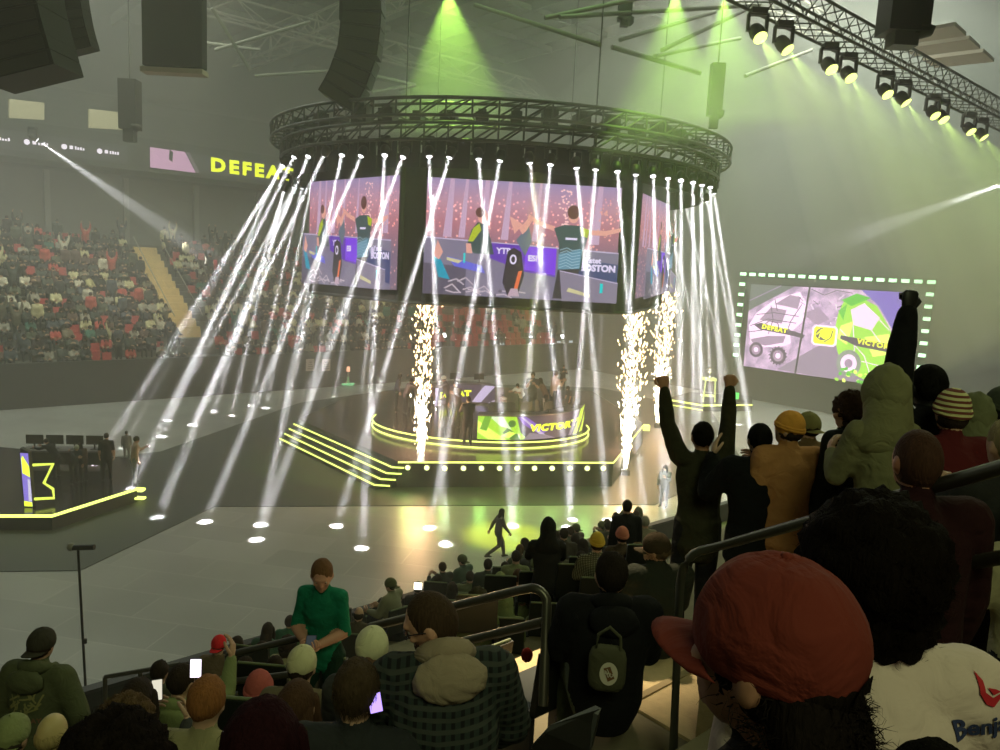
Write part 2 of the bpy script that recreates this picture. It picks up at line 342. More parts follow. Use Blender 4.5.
def stage_pic(ar,W,H,full=True):
    """the live picture: cheering players at their desks; drawn 100 x 60 units"""
    ar.W=100
    M=lambda n,c,s=BRI: scr_mat(n,c,s)
    ar.rect(0,0,100,60,crowd_pic())
    for x,w in ((12,2.2),(20,1.5),(30,2.2),(42,1.8),(58,1.2),(88,2.5)): ar.poly([(x,60),(x+w,60),(x-2+w*1.6,30),(x-3,30)],M('shaft',(.55,.36,.52)))
    random.seed(5)
    for i in range(60):
        a=random.random(); ar.disc(72+random.gauss(0,.6+2*a),30+27*a,.35+.4*random.random(),.5,M('spark',(1,.62,.6),1.0),6)
    for i in range(34): ar.disc(92+random.gauss(0,2.2),34+20*random.random(),.4,.5,M('spark2',(1,.45,.4),.8),6)
    ar.poly([(0,29),(100,26),(100,0),(0,0)],M('desk_grey',(.20,.17,.26)))
    ar.poly([(0,29.6),(100,26.3),(100,25.6),(0,28.9)],M('desk_edge',(.5,.42,.6)))
    ar.poly([(33,28),(68,26.8),(68,12),(52,14),(34,20)],M('banner',(.12,.03,.42)))
    ar.poly([(52,27),(68,26.6),(68,13),(52,15)],M('banner_bright',(.2,.03,.75)))
    ar.text('YTB',41,24,4.2,M('letters',(.85,.75,1),.9),bold=.04); ar.text('ESI',56,21,4,M('letters',(.85,.75,1),.9),bold=.05)
    ar.poly([(72,23),(100,20),(100,3),(72,8)],M('banner_navy',(.045,.055,.17)))
    ar.disc(81.5,20,1.9,2.5,M('letters',(.85,.75,1),.9)); ar.text('Ystet',87,21.5,3.8,M('letters',(.85,.75,1),.9),bold=.05); ar.text('BOSTON',89.5,17.6,4.6,M('letters',(.85,.75,1),.9),bold=.06)
    ar.poly([(0,16),(22,15),(22,0),(0,0)],M('desk_dark',(.10,.08,.13)))
    for i in range(12):
        x=random.uniform(0,45); y=random.uniform(1,7); ar.line([(x,y),(x+5,y+random.uniform(-2,3)),(x+9,y-1)],.7,M('cable_light',(.75,.62,.72),.7)); ar.disc(x,y,1,.8,M('desk_dark',(.10,.08,.13)))
    ar.poly([(12,20),(30,16),(32,12),(16,15)],M('keyboard',(.12,.12,.65))); ar.poly([(12,19.5),(20,18),(18,16.5),(12,18)],M('sticker',(.6,.55,.3)))
    ar.poly([(5,20),(9,18),(14,8),(8,9)],M('arm_blue',(.0,.3,.45))); ar.poly([(7,28),(10,22),(8,18),(5,20)],M('skin',(.75,.36,.3)))
    ar.poly([(20.5,22),(21.5,22),(21.5,17),(20.5,17)],M('cyan',(.0,.6,.6)))
    # seated player in a lime and black shirt
    ar.poly([(22,26),(24,34),(27,38),(31,38),(34,30),(36,22),(26,22)],M('shirt_dark',(.04,.07,.08))); ar.poly([(22.5,28),(25,35),(28,37.5),(29,34),(25,28)],M('lime',(.42,.5,.02)))
    ar.disc(29.5,41,2.6,3.6,M('skin',(.75,.36,.3)),14); ar.disc(27.9,43,2.2,2.6,M('hair',(.12,.04,.04)),12); ar.poly([(21.5,27),(24,27),(25,22),(22,22)],M('skin',(.75,.36,.3)))
    # middle player bent over
    ar.poly([(43,24),(46,26),(50,24),(52,12),(49,1),(44,1),(41,8)],M('jacket_black',(.03,.02,.035))); ar.poly([(47,30),(53,38),(55,30),(52,22)],M('shirt_grey',(.12,.15,.2)))
    ar.poly([(43,42),(45,41),(50,33),(52,35),(55,41),(53,42),(50,38),(46,33)],M('skin',(.75,.36,.3))); ar.disc(46,20,1.8,2.6,M('letters',(.85,.75,1),.9)); ar.disc(46,20,1,1.6,M('jacket_black',(.03,.02,.035)))
    ar.poly([(49,14),(51,14.5),(49,5),(47,4.5)],M('orange',(.75,.15,.06))); ar.poly([(45.5,5),(49,5),(50,1),(44,1)],M('shoe',(.5,.35,.45)))
    # standing player with both arms spread
    ar.poly([(66,37),(71,39),(80,39),(84,36),(82,28),(81,16),(69,15),(69,29)],M('shirt_dark',(.04,.07,.08)))
    ar.poly([(69,24),(81,27),(80,17),(69,16)],M('shirt_blue',(.1,.25,.36))); ar.poly([(79,38.6),(84,37),(83,33),(80,34)],M('lime',(.42,.5,.02)))
    ar.poly([(66,38),(66,35.5),(57,38.5),(52,42),(53,43.5),(58,40.5)],M('skin',(.75,.36,.3))); ar.poly([(84,37),(84,34.5),(92,34.5),(100,37),(100,39),(92,37)],M('skin',(.75,.36,.3)))
    ar.disc(75.5,44,2.8,4,M('skin',(.75,.36,.3)),14); ar.disc(75.3,45.6,3.1,3.6,M('hair',(.12,.04,.04)),14)
    ar.poly([(69,16),(80,17),(79,9),(72,1),(67,1)],M('jacket_black',(.03,.02,.035))); ar.rect(72,31.5,78,32.6,M('letters',(.85,.75,1),.9))
    for i in range(7): y=17+i*1.5; ar.line([(69.5,y),(73,y+1.4),(76,y),(80,y+1)],.35,M('shirt_pale',(.35,.5,.6)))
    ar.poly([(70,15),(100,10),(100,0),(72,0)],M('desk_grey2',(.22,.18,.27))); ar.line([(70,15.4),(100,10.4)],.6,M('desk_edge',(.5,.42,.6)))
    ar.rect(91,5,92.5,10,M('cyan',(.0,.6,.6))); ar.poly([(75,7),(86,4),(86,2.5),(74,5)],M('sticker',(.6,.55,.3)))
cube=empty('video_cube',(RC.x,RC.y,6.9)); tag(cube,'black hanging video cube with lit screens over the stage','video cube')
off=Vector(cube.location)
SCR=[('TL',(427,177,27.3)),('TR',(621,188,27.3)),('BR',(615,303,27.3)),('BL',(424,293,27.3))]
def screen(c,lab):
    TL,TR,BR,BL=[A(*q)-off for q in c]
    for a,b in ((TL,BL),(TR,BR)):     # keep the side edges upright
        m=(a.xy+b.xy)/2; a.x,a.y=m; b.x,b.y=m
    fn,n=planefn(TL,TR,BR,BL,100,60,.02); n=Vector(n)
    cc=(TL+TR+BR+BL)/4
    if n.dot(Vector((0,0,CAMZ))-off-cc)<0: n=-n; 
    def f2(x,y,l): 
        a,b=x/100,y/60; return (BL*(1-a)+BR*a)*(1-b)+(TL*(1-a)+TR*a)*b+n*(l+.03)
    ar=Art(f2,step=.003); stage_pic(ar,100,60); d=ar.mb.build('display',cube); d['label']=lab
    return (TL,TR,BR,BL)
s1=screen([q[1] for q in SCR],'widest screen with three cheering players')
s2=screen([(308,182,31.6),(400,175,27.6),(398,290,27.6),(312,283,31.6)],'left-facing screen with the same live picture')
s3=screen([(638,193,27.9),(666,205,36),(666,291,36),(638,299,27.9)],'right-facing screen seen almost edge on')
ol=[s2[0],s2[1],s1[0],s1[1],s3[0],s3[1]]; pts=[(p.x,p.y) for p in ol]
ctr=Vector((0,0)); pts2=[]
for x,y in pts: d=(Vector((x,y))-ctr); pts2.append(tuple(ctr+d*(1-.12/d.length)))
pts2+=[(6.2,6.2),(1,8.5),(-4,7.5),(-8.3,3)]
mb=MB(); mb.prism(pts2,-.05,5.2,blackcloth)
for i in range(6):
    x,y=pts2[i]; mb.tube([(x,y,-.05),(x,y,5.2)],.12,black,6)
mb.build('housing',cube)
mb=MB()
for p,q in zip(pts2,pts2[1:]+pts2[:1]): mb.tube([(p[0],p[1],-.08),(q[0],q[1],-.08)],.07,darksteel,6)
mb.build('bottom_frame',cube)
mb=MB()
for a in range(6): 
    x,y=7*math.cos(a*PI/3),7*math.sin(a*PI/3); mb.tube([(x,y,5.2),(x,y,19.6)],.03,darksteel,5)
mb.build('hanging_cable',cube)
# circular truss
def ring_truss(R0,R1,z0,z1,n,lab,m=darksteel,r=.06):
    mb=MB(); z=0
    A0=ring_pts((0,0),R0,0,n); A1=ring_pts((0,0),R1,0,n); B0=ring_pts((0,0),R0,z1-z0,n); B1=ring_pts((0,0),R1,z1-z0,n)
    for q in (A0,A1,B0,B1): mb.tube(q,r,m,6,closed=True)
    for i in range(n):
        j=(i+1)%n
        mb.tube([A1[i],B1[j]],r*.55,m,4); mb.tube([A0[i],B0[j]],r*.55,m,4); mb.tube([A1[i],B1[i]],r*.55,m,4); mb.tube([B0[i],B1[j]],r*.5,m,4); mb.tube([A0[i],A1[i]],r*.5,m,4)
    o=mb.build('circular_truss',loc=(RC.x,RC.y,z0)); tag(o,lab,'truss'); return o
ring_truss(8.7,9.5,12.3,12.85,72,'lower dark circular lighting truss around the video cube')
ring_truss(9.0,9.9,13.0,13.55,72,'upper wider circular lighting truss above the video cube',mat('grey_truss',(.07,.075,.065),.5,metal=.2))
mb=MB(); N=64; a=ring_pts((0,0),8.95,0,N); b=ring_pts((0,0),8.95,1.1,N)
for i in range(0,N,1):
    j=(i+1)%N; mb.box((a[i]+a[j])/2+Vector((0,0,.5)),(.8,.05,1.0),blackcloth,Matrix.Rotation(2*PI*(i+.5)/N+PI/2,3,'Z'))
tag(mb.build('truss_skirt',loc=(RC.x,RC.y,11.45)),'black cloth skirt below the circular truss','skirt')
# equipment cases and dimmers on the truss
random.seed(11)
for i in range(26):
    a=PI+PI*(i+.5)/26; r=9.2; mb=MB(); w=random.uniform(.35,.7); h=random.uniform(.25,.6)
    R=Matrix.Rotation(a+PI/2,3,'Z'); mb.box((0,0,h/2),(w,.4,h),black,R); mb.box((0,0,h+.05),(w*.6,.3,.1),darksteel,R)
    o=mb.build('truss_speaker',loc=(RC.x+r*math.cos(a),RC.y+r*math.sin(a),12.9)); tag(o,'small black box fixture standing on the circular truss front','fixture','box fixtures on the circular truss')
# ---------------- moving heads and their beams
beam_m=hazem('beam_haze',.042,.0)
TOPF=[(261,160,88,477),(267,158,122,448.5),(275,155,115,475),(284,154,162,436),(296,153,123,502.5),(310,152,158,517),(326,151,193,424.5),(343,150,261,523.7),(363,151,205.6,520.8),(385,150,362,547),(405,152,257,538.5),
(429,151,446,543),(451,152,337,525),(478,153,512,525),(501,155,430,527),(529,157,573,519),(551,159,510,537.5),(576,162,608,519),(596,164,567,526),(617,166,646,540),(636,169,622,512),(653,171,664,548),(668,173,668,520),(681,176,681,560),(693,178,694,540),(702,180,699,500),(710,183,728,520),(716,185,745,505),(722,189,757,470)]
TOPB=[(275,186,214,411),(285,185,231,415),(296,184,168,420),(303,184,251,405),(312,183,266,407.5),(330,182,284,401),(350,182,310,399),(368,182,335,397),(385,182,361,394.5),(395,182,301,402),
(470,182,446,392),(500,183,478,391),(548,186,570,394),(606,190,598,396),(620,192,640,402),(684,199,738,424),(691,199,703,407),(700,197,713,421),(664,201,720,436),(706,197,752,437),(675,199,679,404)]
def on_ring(px,py,front):
    d=ray(px,(py)); # intersect vertical cylinder
    dx,dy=d.x,d.y; a=dx*dx+dy*dy; b=-2*(dx*RC.x+dy*RC.y); c=RC.x**2+RC.y**2-RR**2; D=b*b-4*a*c
    t=(-b+(-math.sqrt(D) if front else math.sqrt(D)))/(2*a) if D>0 else -b/(2*a)
    p=Vector((dx*t,dy*t)); d2=p-RC; p=RC+d2.normalized()*RR
    return Vector((p.x,p.y,CAMZ+d.z*t if front else CAMZ+d.z*t))
headp=None
def head_mesh():
    mb=MB(); mb.lathe([(.02,-.20),(.14,-.18),(.17,-.02),(.15,.10),(.11,.16),(.02,.17)],black,n=12); return mb
def moving_head(p,q,label,group,e=31,ang=1.7,col=(1,1,1),tight=True,name='moving_head_light',cone=(.08,.34),bm_=None,size=1.0,lens=None):
    global headp
    p,q=Vector(p),Vector(q); R=(q-p).to_track_quat('-Z','Y')
    root=empty(name,p+Vector((0,0,.35*size))); tag(root,label,'stage light',group)
    if headp is None:
        mb=MB(); mb.box((0,0,.06),(.34,.26,.12),black); base=mb.build('base',root)
        mb=MB(); mb.box((-.2,0,-.16),(.05,.12,.36),black); mb.box((.2,0,-.16),(.05,.12,.36),black); mb.box((0,0,.0),(.42,.14,.04),black); yoke=mb.build('yoke',root)
        hd=head_mesh().build('lamp_head',root); mb=MB(); mb.lathe([(.09,-.005),(.095,.0),(.01,.012)],glow('beam_lens',(1,1,1),6),n=14); ln=mb.build('lens',hd)
        headp=(base,yoke,hd,ln)
        new=(base,yoke,hd,ln)
    else:
        new=[o.copy() for o in headp]
        for o in new: COL.objects.link(o)
    base,yoke,hd,ln=new; base.parent=root; yoke.parent=root; hd.parent=root; ln.parent=hd
    base.scale=yoke.scale=(size,)*3; hd.scale=(size,)*3
    hd.location=(0,0,-.35*size); hd.rotation_mode='QUATERNION'; hd.rotation_quaternion=R; ln.location=(0,0,-.21)
    if lens: 
        ln.data=ln.data.copy(); ln.data.materials[0]=lens; ln.scale=(1.6,1.6,1)
    d=(q-p).normalized(); L=(q-p).length-.25
    if tight:
        l=bpy.data.lights.new('beam_lamp','AREA'); l.shape='DISK'; l.size=.13; l.energy=e; l.spread=math.radians(ang); l.color=col
        s=bpy.data.objects.new('beam_lamp',l); COL.objects.link(s); s.location=p+d*.24*size; s.rotation_euler=d.to_track_quat('-Z','Y').to_euler()
    else: s=spot('beam_lamp',p+d*.27*size,q,e,ang,col,.35,.05)
    mb=MB(); n=14; vs=[]; Z=Matrix.Identity(3)
    for r,z in ((cone[0],-.26*size),(cone[1],-L+.05)):
        for k in range(n): vs.append((r*math.cos(2*PI*k/n),r*math.sin(2*PI*k/n),z))
    fs=[(k,(k+1)%n,n+(k+1)%n,n+k)[::-1] for k in range(n)]+[tuple(range(n)),tuple(range(2*n-1,n-1,-1))]
    mb.add(vs,fs,bm_ or beam_m); b=mb.build('light_beam',hd); b['label']='shaft of light in thicker haze added along it'; b['kind']='stuff'; b.scale=(1/size,)*3  # cone of denser haze, added so the lamp's shaft shows
    return root
for i,(x,y,a,b) in enumerate(TOPF):
    lab='white beam light on the circular truss '+('left of the video cube' if x<300 else 'above the left-hand screen of the video cube' if x<415 else 'above the widest screen of the video cube' if x<625 else 'right of the video cube')
    if i==7: lab='white beam light aimed at the pale floor below the stage steps'
    moving_head(on_ring(x,y,True),P(a,b,.03),lab,'beam lights on the front of the circular truss')
for i,(x,y,a,b) in enumerate(TOPB):
    lab='white beam light on the far side of the circular truss '+('left of the cube' if x<430 else 'behind the cube' if x<640 else 'right of the cube')
    moving_head(on_ring(x,y,False),P(a,b,.03),lab,'beam lights on the back of the circular truss',e=22)
# haze in the hall
hz=MB(); hz.box(UV(3.7,39.4,13.4),(86,64.6,27),hazem('hall_haze',.0088,.1,(1,1,.97)),UZ)
tag(hz.build('haze'),'thin stage haze filling the arena','haze',kind='stuff')
# ---------------- lamp truss at the upper right with green wash lights
zt=15.6; tp=lambda px,py:P(px,py,zt) 
a=P(700,-16,zt+.5); b=P(1075,158,zt+.5); d=(b-a).normalized()
ua_,va_=uv_of(a); ub_,vb_=uv_of(b); va_=vb_=(va_+vb_)/2; a=UV(ua_-4,va_,zt+.5); b=UV(min(ub_+6,UW-.8),va_,zt+.5)
mb=MB(); n=40; w=VD*.45; h=Vector((0,0,.8)); L=b-a
for o_ in (w,-w): mb.tube([o_,L+o_],.05,darksteel,6); mb.tube([o_+h,L+o_+h],.05,darksteel,6)
for i in range(n):
    p=L*(i/n); q=L*((i+1)/n)
    for o_ in (w,-w): mb.tube([p+o_,q+o_+h],.025,darksteel,4); mb.tube([p+o_+h,q+o_+h-h],.02,darksteel,4)
    mb.tube([p+w,q-w],.02,darksteel,4); mb.tube([p+w+h,p-w+h],.02,darksteel,4)
tag(mb.build('lighting_truss',loc=a),'straight dark lighting truss with green wash lights','truss')
GL=[(770,20,0),(793,33,1),(842,54,0),(862,63,0),(903,80,0),(916,89,1),(949,103,0),(960,107,0),(987,120,0),(997,126,1)]
gm=hazem('green_haze',.05,.2); glens=glow('green_lens',(.85,1,.22),2.6)
for i,(x,y,k) in enumerate(GL):
    p=P(x,y,zt); u,v=uv_of(p); p=UV(u,va_,zt-.25)
    q=Vector((p.x-3.5*(1-k)-.5,p.y-1.5,4.2 if i<4 else 2.2)) ; q=UV(uv_of(p)[0]-2.5+k*3,va_-7,7)
    r=moving_head(p,q,'wash light glowing yellow-green on the straight truss, '+['first','second','third','fourth','fifth','sixth','seventh','eighth','ninth','tenth'][i]+' from its near end','green wash lights on the straight truss',e=1050,ang=26,col=(.66,1,.16),name='wash_light',tight=False,cone=(.13,2.2),bm_=gm,size=1.35,lens=glens)
# spots crossing from the side
moving_head(A(33,137,46),A(215,262,55),'white spotlight throwing a wide beam from the far balcony','balcony spotlights',e=60000,ang=7.5,tight=False,cone=(.1,1.35),bm_=hazem('wide_haze',.05,.2),size=1.2)
moving_head(A(1012,181,24),A(850,238,33),'white spotlight entering faintly from the right edge','side spotlights',e=42000,ang=6,tight=False,cone=(.1,.75),bm_=hazem('side_haze',.03,.2),size=1.2)
# black box fixtures, panel and line arrays hanging from the roof
def line_array(top,px_path,lab,wid=1.3,n=12,depth=26):
    root=empty('line_array',A(px_path[-1][0],px_path[-1][1],depth)); base=Vector(root.location)
    pts=[A(x,y,depth) for x,y in px_path]; 
    cum=[0]
    for p,q in zip(pts,pts[1:]): cum.append(cum[-1]+(q-p).length)
    def at(s):
        for i in range(len(cum)-1):
            if s<=cum[i+1]+1e-6: return pts[i].lerp(pts[i+1],(s-cum[i])/(cum[i+1]-cum[i]))
        return pts[-1]
    for i in range(n):
        p=at(cum[-1]*i/n); q=at(cum[-1]*(i+1)/n); t=(q-p).normalized(); y=Vector((0,1,0)); x=y.cross(t).normalized(); y=t.cross(x)
        R=Matrix((y,x,t)).transposed()
        mb=MB(); c=(p+q)/2-base; h=(q-p).length*.94
        mb.box(c,(wid*.7,wid,h),black,R); mb.box(c-R@Vector((wid*.36,0,0)),(.04,wid*.9,h*.8),mat('speaker_grille',(.035,.04,.03),.6,bump=.8,bscale=80),R)
        o=mb.build('speaker_cabinet',root)
    mb=MB(); p=pts[0]-base; mb.box(p+Vector((0,0,.1)),(wid*.8,wid*1.1,.15),darksteel); mb.tube([p,p+Vector((0,0,6))],.04,darksteel,5); mb.build('rigging_frame',root)
    tag(root,lab,'speaker'); return root
line_array(None,[(362,-40),(364,20),(360,55),(349,85),(338,104)],'curved black line-array speaker hanging left of centre above the video cube',1.35,11,27)
line_array(None,[(8,-60),(12,0),(22,40),(34,80)],'broad dark line-array speaker hanging at the top left corner',1.9,9,20)
line_array(None,[(70,-40),(72,0),(77,28),(84,52)],'narrow speaker cluster hanging beside the large dark array',.75,9,24)
mb=MB(); a,b,c,d=A(144,-30,30),A(204,-30,30),A(206,72,30),A(144,66,30)
root=empty('hanging_backdrop',(a+b+c+d)/4-Vector((0,0,2))); o0=Vector(root.location)
mb.box((a+b+c+d)/4-o0,((b-a).length,.5,(a-d).length),blackcloth); mb.build('panel',root)
mb=MB(); mb.box((c+d)/2-o0+Vector((0,-.05,-.12)),((b-a).length*1.05,.6,.18),mat('panel_rail',(.4,.34,.25),.6)); mb.build('bottom_rail',root)
mb=MB(); [mb.tube([Vector((s,0,3)),Vector((s,0,9))],.03,darksteel,5) for s in (-.9,.9)]; mb.build('hanging_cable',root)
tag(root,'large black rectangular panel hanging from the roof at upper left','panel')
for px,py,d,w,h,lab in [(130,105,36,.8,2.2,'dark fixture cluster hanging over the far stand ribbon'),(355,8,27,.9,1.0,'black chain motor above the curved line array'),(625,8,30,.5,.9,'small dark lamp hanging in the green haze'),(716,90,30,.5,1.9,'dark hanging fixture right of the circular truss'),(905,6,24,1.2,1.6,'dark fixture above the green truss')]:
    p=A(px,py,d); mb=MB(); mb.box((0,0,0),(w,w*.8,h),black); mb.box((0,-.05,-h*.6),(w*.6,w*.5,h*.3),darksteel); mb.tube([(0,0,h/2),(0,0,h/2+4)],.03,darksteel,5); mb.lathe([(.05,-.3),(w*.3,-.2),(w*.35,0)],black,c=(w*.4,-.1,-h*.4),n=10)
    tag(mb.build('hanging_fixture',loc=p),lab,'fixture')
# louvred duct and walkway beyond the straight truss
mb=MB(); a0=P(905,33,18.5); lou=mat('pale_louvre',(.5,.45,.38),.6)
for i in range(3):
    q=[P(882+i*20,38+i*11,18.5),P(955+i*14,26+i*13,18.5),P(966+i*14,36+i*13,18.5),P(895+i*20,46+i*11,18.5)]
    mb.add([v-a0 for v in q]+[v-a0+Vector((0,0,.15)) for v in q],[(0,1,2,3),(7,6,5,4),(0,4,5,1),(1,5,6,2),(2,6,7,3),(3,7,4,0)],lou)
tag(mb.build('ceiling_louvre',loc=a0),'pale three-bladed ceiling louvre behind the straight truss','louvre')
# ---------------- end wall screen
for i,(x,y,dd,tx,ty) in enumerate([(448,-22,27,455,70),(676,-20,24,668,60),(722,-14,23,735,70)]):
    p=A(x,y,dd); q=A(tx,ty+70,dd+1)
    moving_head(p,q,'green wash lamp high in the roof haze, '+['over the middle of the circular truss','left of the straight truss','at the near end of the straight truss'][i],'green roof wash lamps',e=[5200,2800,2000][i],ang=62,col=(.5,1,.12),name='wash_light',tight=False,cone=(.2,4.6),bm_=hazem('green_roof_haze',.03,.2),size=1.2,lens=glens)
def uface(px,py,u):
    d=ray(px,py); t=u/(d.x*UD.x+d.y*UD.y); return Vector((d.x*t,d.y*t,CAMZ+d.z*t))
UE=UW-.6
c=[uface(751,284,UE),uface(908,290,UE),uface(908,394,UE),uface(744,366,UE)]
v0=(uv_of(c[0])[1]+uv_of(c[3])[1])/2; v1=uv_of(c[1])[1]; ztop=c[0].z; zbot=c[3].z; W=v0-v1; H=ztop-zbot
es=empty('wall_screen',UV(UE,(v0+v1)/2,zbot)); tag(es,'large screen on the end wall with DEFEAT and VICTORY beside a lime badge','screen')
def fe(x,y,l): return UD*(-.03-l)+VD*((.5-x/160)*W)+Vector((0,0,y/100*H))
mb=MB(); mb.box((0,0,H/2),(.3,W+.1,H+.1),black,UZ); hb=mb.build('casing',es); hb.location=UD*.16
ar=Art(fe); ar.W=160
S=lambda n,c,s=.62: glow('endscreen_'+n,c,s*1.9)
bgm=mat('endscreen_lilac',(.01,.01,.01),.6,emit=(.5,.34,.48),es=1.45); nt=bgm.node_tree; b_=nt.nodes['Principled BSDF']; tc=nd(nt,'ShaderNodeTexCoord'); nz=nd(nt,'ShaderNodeTexNoise'); nz.inputs['Scale'].default_value=1.2; nz.inputs['Detail'].default_value=6; nt.links.new(tc.outputs['Object'],nz.inputs['Vector'])
cr=nd(nt,'ShaderNodeValToRGB'); cr.color_ramp.elements[0].color=(.30,.20,.33,1); cr.color_ramp.elements[1].color=(.72,.50,.70,1); cr.color_ramp.elements[0].position=.35; cr.color_ramp.elements[1].position=.65; nt.links.new(nz.outputs['Fac'],cr.inputs[0]); nt.links.new(cr.outputs[0],b_.inputs['Emission Color'])
ar.rect(0,0,160,100,bgm)
ar.poly([(0,100),(50,100),(0,68)],S('grey',(.10,.11,.11),.8)); ar.line([(0,80),(35,100)],1.2,S('violet',(.35,.25,.4)))
ar.poly([(88,0),(160,0),(160,20),(120,44),(88,40),(40,2)],S('midlilac',(.33,.24,.34)))
ar.poly([(118,100),(160,100),(160,42),(150,62),(136,84)],S('violetblue',(.22,.12,.62)))
# lilac off-road vehicle, three quarter view
dk=S('ink',(.10,.06,.11)); lt=S('pale',(.9,.66,.86),.8); md=S('mid',(.42,.28,.42))
ar.poly([(2,50),(10,66),(30,84),(56,94),(66,80),(62,60),(50,46),(52,34),(44,30),(24,26),(6,30)],lt)
ar.poly([(14,58),(26,74),(44,72),(40,56)],md); ar.poly([(30,78),(46,90),(58,88),(56,74),(46,76)],md); ar.poly([(6,34),(26,40),(46,42),(44,34),(24,28),(8,30)],md)
for q in [[(4,50),(24,60),(56,58)],[(10,64),(30,68),(58,66)],[(26,42),(30,60),(26,76)],[(46,44),(50,60),(60,80)],[(2,42),(26,48),(50,50)],[(30,84),(34,70)],[(20,52),(26,58),(36,56),(38,50)]]: ar.line(q,.9,dk)
for x,y,r in ((14,22,9),(40,18,10)): ar.disc(x,y,r*.9,r,dk,18); ar.disc(x,y,r*.6,r*.68,md,14); ar.disc(x,y,r*.3,r*.34,lt,10)
for i in range(16):
    a=2*PI*i/16; ar.disc(40+9.5*math.cos(a),18+10.5*math.sin(a),1,1,dk,5)
# centre wreckage lines
random.seed(9)
for i in range(26):
    x=random.uniform(62,108); y=random.uniform(58,92); ar.line([(x,y),(x+random.uniform(-9,9),y+random.uniform(-7,7))],random.uniform(.5,1.2),random.choice([dk,lt,md]))
ar.line([(70,98),(84,92),(96,98),(112,96)],.8,dk); ar.poly([(64,70),(80,78),(92,66),(80,58)],md)
# green vehicle on the right
g1=S('green',(.30,.62,.05),.9); g2=S('leaf',(.08,.42,.03),.9); g3=S('yellowgreen',(.75,.95,.15),.9)
ar.poly([(104,86),(120,92),(136,84),(150,62),(158,40),(160,10),(140,2),(118,10),(104,30),(98,50),(100,72)],g1)
ar.poly([(112,78),(124,86),(140,72),(134,58),(116,62)],lt); ar.poly([(104,60),(116,66),(112,40),(102,46)],g3); ar.poly([(128,50),(150,56),(156,36),(138,30)],g3)
ar.poly([(102,88),(116,96),(130,92),(112,82)],g2); ar.poly([(100,76),(108,84),(106,66)],g2)
for q in [[(112,78),(134,58),(156,30)],[(104,56),(130,30),(140,4)],[(116,62),(120,36),(118,12)],[(124,86),(150,60)],[(128,24),(156,20)]]: ar.line(q,.9,lt)
ar.disc(116,20,12,15,S('wheel',(.30,.34,.28)),18); ar.disc(116,20,8,10,lt,14); ar.disc(116,20,4,5,md,12)
for i in range(26): ar.disc(random.uniform(104,158),random.uniform(0,16),2.4,1.8,random.choice([g2,g3,g1]),6,random.random()*3)
# plates
yel=S('yellow',(.8,.85,.02),1.0)
ar.poly([(12,52),(20,55),(58,49),(70,46),(68,42),(54,44),(20,47)],dk); ar.text('DEFEAT',36,49.6,7.2,yel,bold=.05,rot=-.10,space=1.2)
ar.poly([(106,50),(160,45),(160,36),(122,40),(106,46)],dk); ar.text('VICTORY',140,43.6,7.2,yel,bold=.05,rot=-.10,space=1.2)
ar.poly([(80,36),(100,36),(103,39),(103,56),(100,59),(80,59),(77,56),(77,39)],lt); ar.poly([(81,38),(99,38),(101,40),(101,55),(99,57),(81,57),(79,55),(79,40)],yel)
ar.disc(88,49,7,7,dk,16); ar.disc(92,50,6.5,6.5,yel,16); ar.line([(82,48),(87,54),(85,44)],1.4,yel); ar.line([(90,40),(97,46),(98,54)],1.2,dk)
ar.poly([(63,0),(65,0),(71,100),(69,100)],S('seam',(.06,.055,.06)))
ar.mb.build('display',es)
ledm=glow('green_led_block',(.55,1,.55),2.6); gf=mat('led_frame',(.03,.06,.035),.6)
fr0=empty('led_frame',Vector(es.location)+VD*0-Vector((0,0,.3))); tag(fr0,'rectangular frame of green-white light blocks around the end wall screen','light frame')
o0=Vector(fr0.location)
tl=uface(744,274,UE); tr=uface(932,283,UE); zt_=tl.z; va1=uv_of(tl)[1]; vb1=uv_of(tr)[1]
mb=MB(); mb.box(UV(UE,(va1+vb1)/2,zt_)-o0,(.12,abs(va1-vb1)+.4,.42),gf,UZ)
for v in (va1,vb1): mb.box(UV(UE,v,(zt_+zbot)/2)-o0,(.12,.36,zt_-zbot+.4),gf,UZ)
mb.build('frame',fr0)
for i in range(18): MB().box(UV(UE-.1,va1+(vb1-va1)*i/17,zt_)-o0,(.08,.42,.2),ledm,UZ).build('led_block',fr0)
for v,n in ((va1,9),(vb1,9)):
    for i in range(1,n): MB().box(UV(UE-.1,v,zt_-(zt_-zbot)*i/n)-o0,(.08,.38,.2),ledm,UZ).build('led_block',fr0)
# ================================================================== THE MAIN STAGE
SZ=1.0
stagem=mat('stage_gloss',(.035,.03,.035),.16,spec=.6,var=.3,bscale=6); nt=stagem.node_tree; b_=nt.nodes['Principled BSDF']
side=mat('stage_side',(.03,.035,.03),.6)
E0=[(298,419),(398,461.4),(613.5,462),(644,424),(592,391),(440,385),(352,395)]
SP=[P(x,y,SZ) for x,y in E0]; sc_=sum(SP,Vector())/len(SP)
stage=empty('stage',(sc_.x,sc_.y,.02)); tag(stage,'glossy dark main stage edged with lime light strips','stage'); so=Vector(stage.location)
mb=MB(); mb.prism([p-so for p in SP],0,SZ-.02,stagem,side); mb.build('deck',stage)
mb=MB(); off=Vector((0,0,-.03))
edge=[SP[i]-so+off for i in (1,2,3)]
mb.tube(edge,.034,neon,6); mb.box(SP[3]-so+Vector((0,-.1,-.15)),(.5,.3,.25),neon); mb.build('light_strip',stage)['label']='lime strip along the front edge'
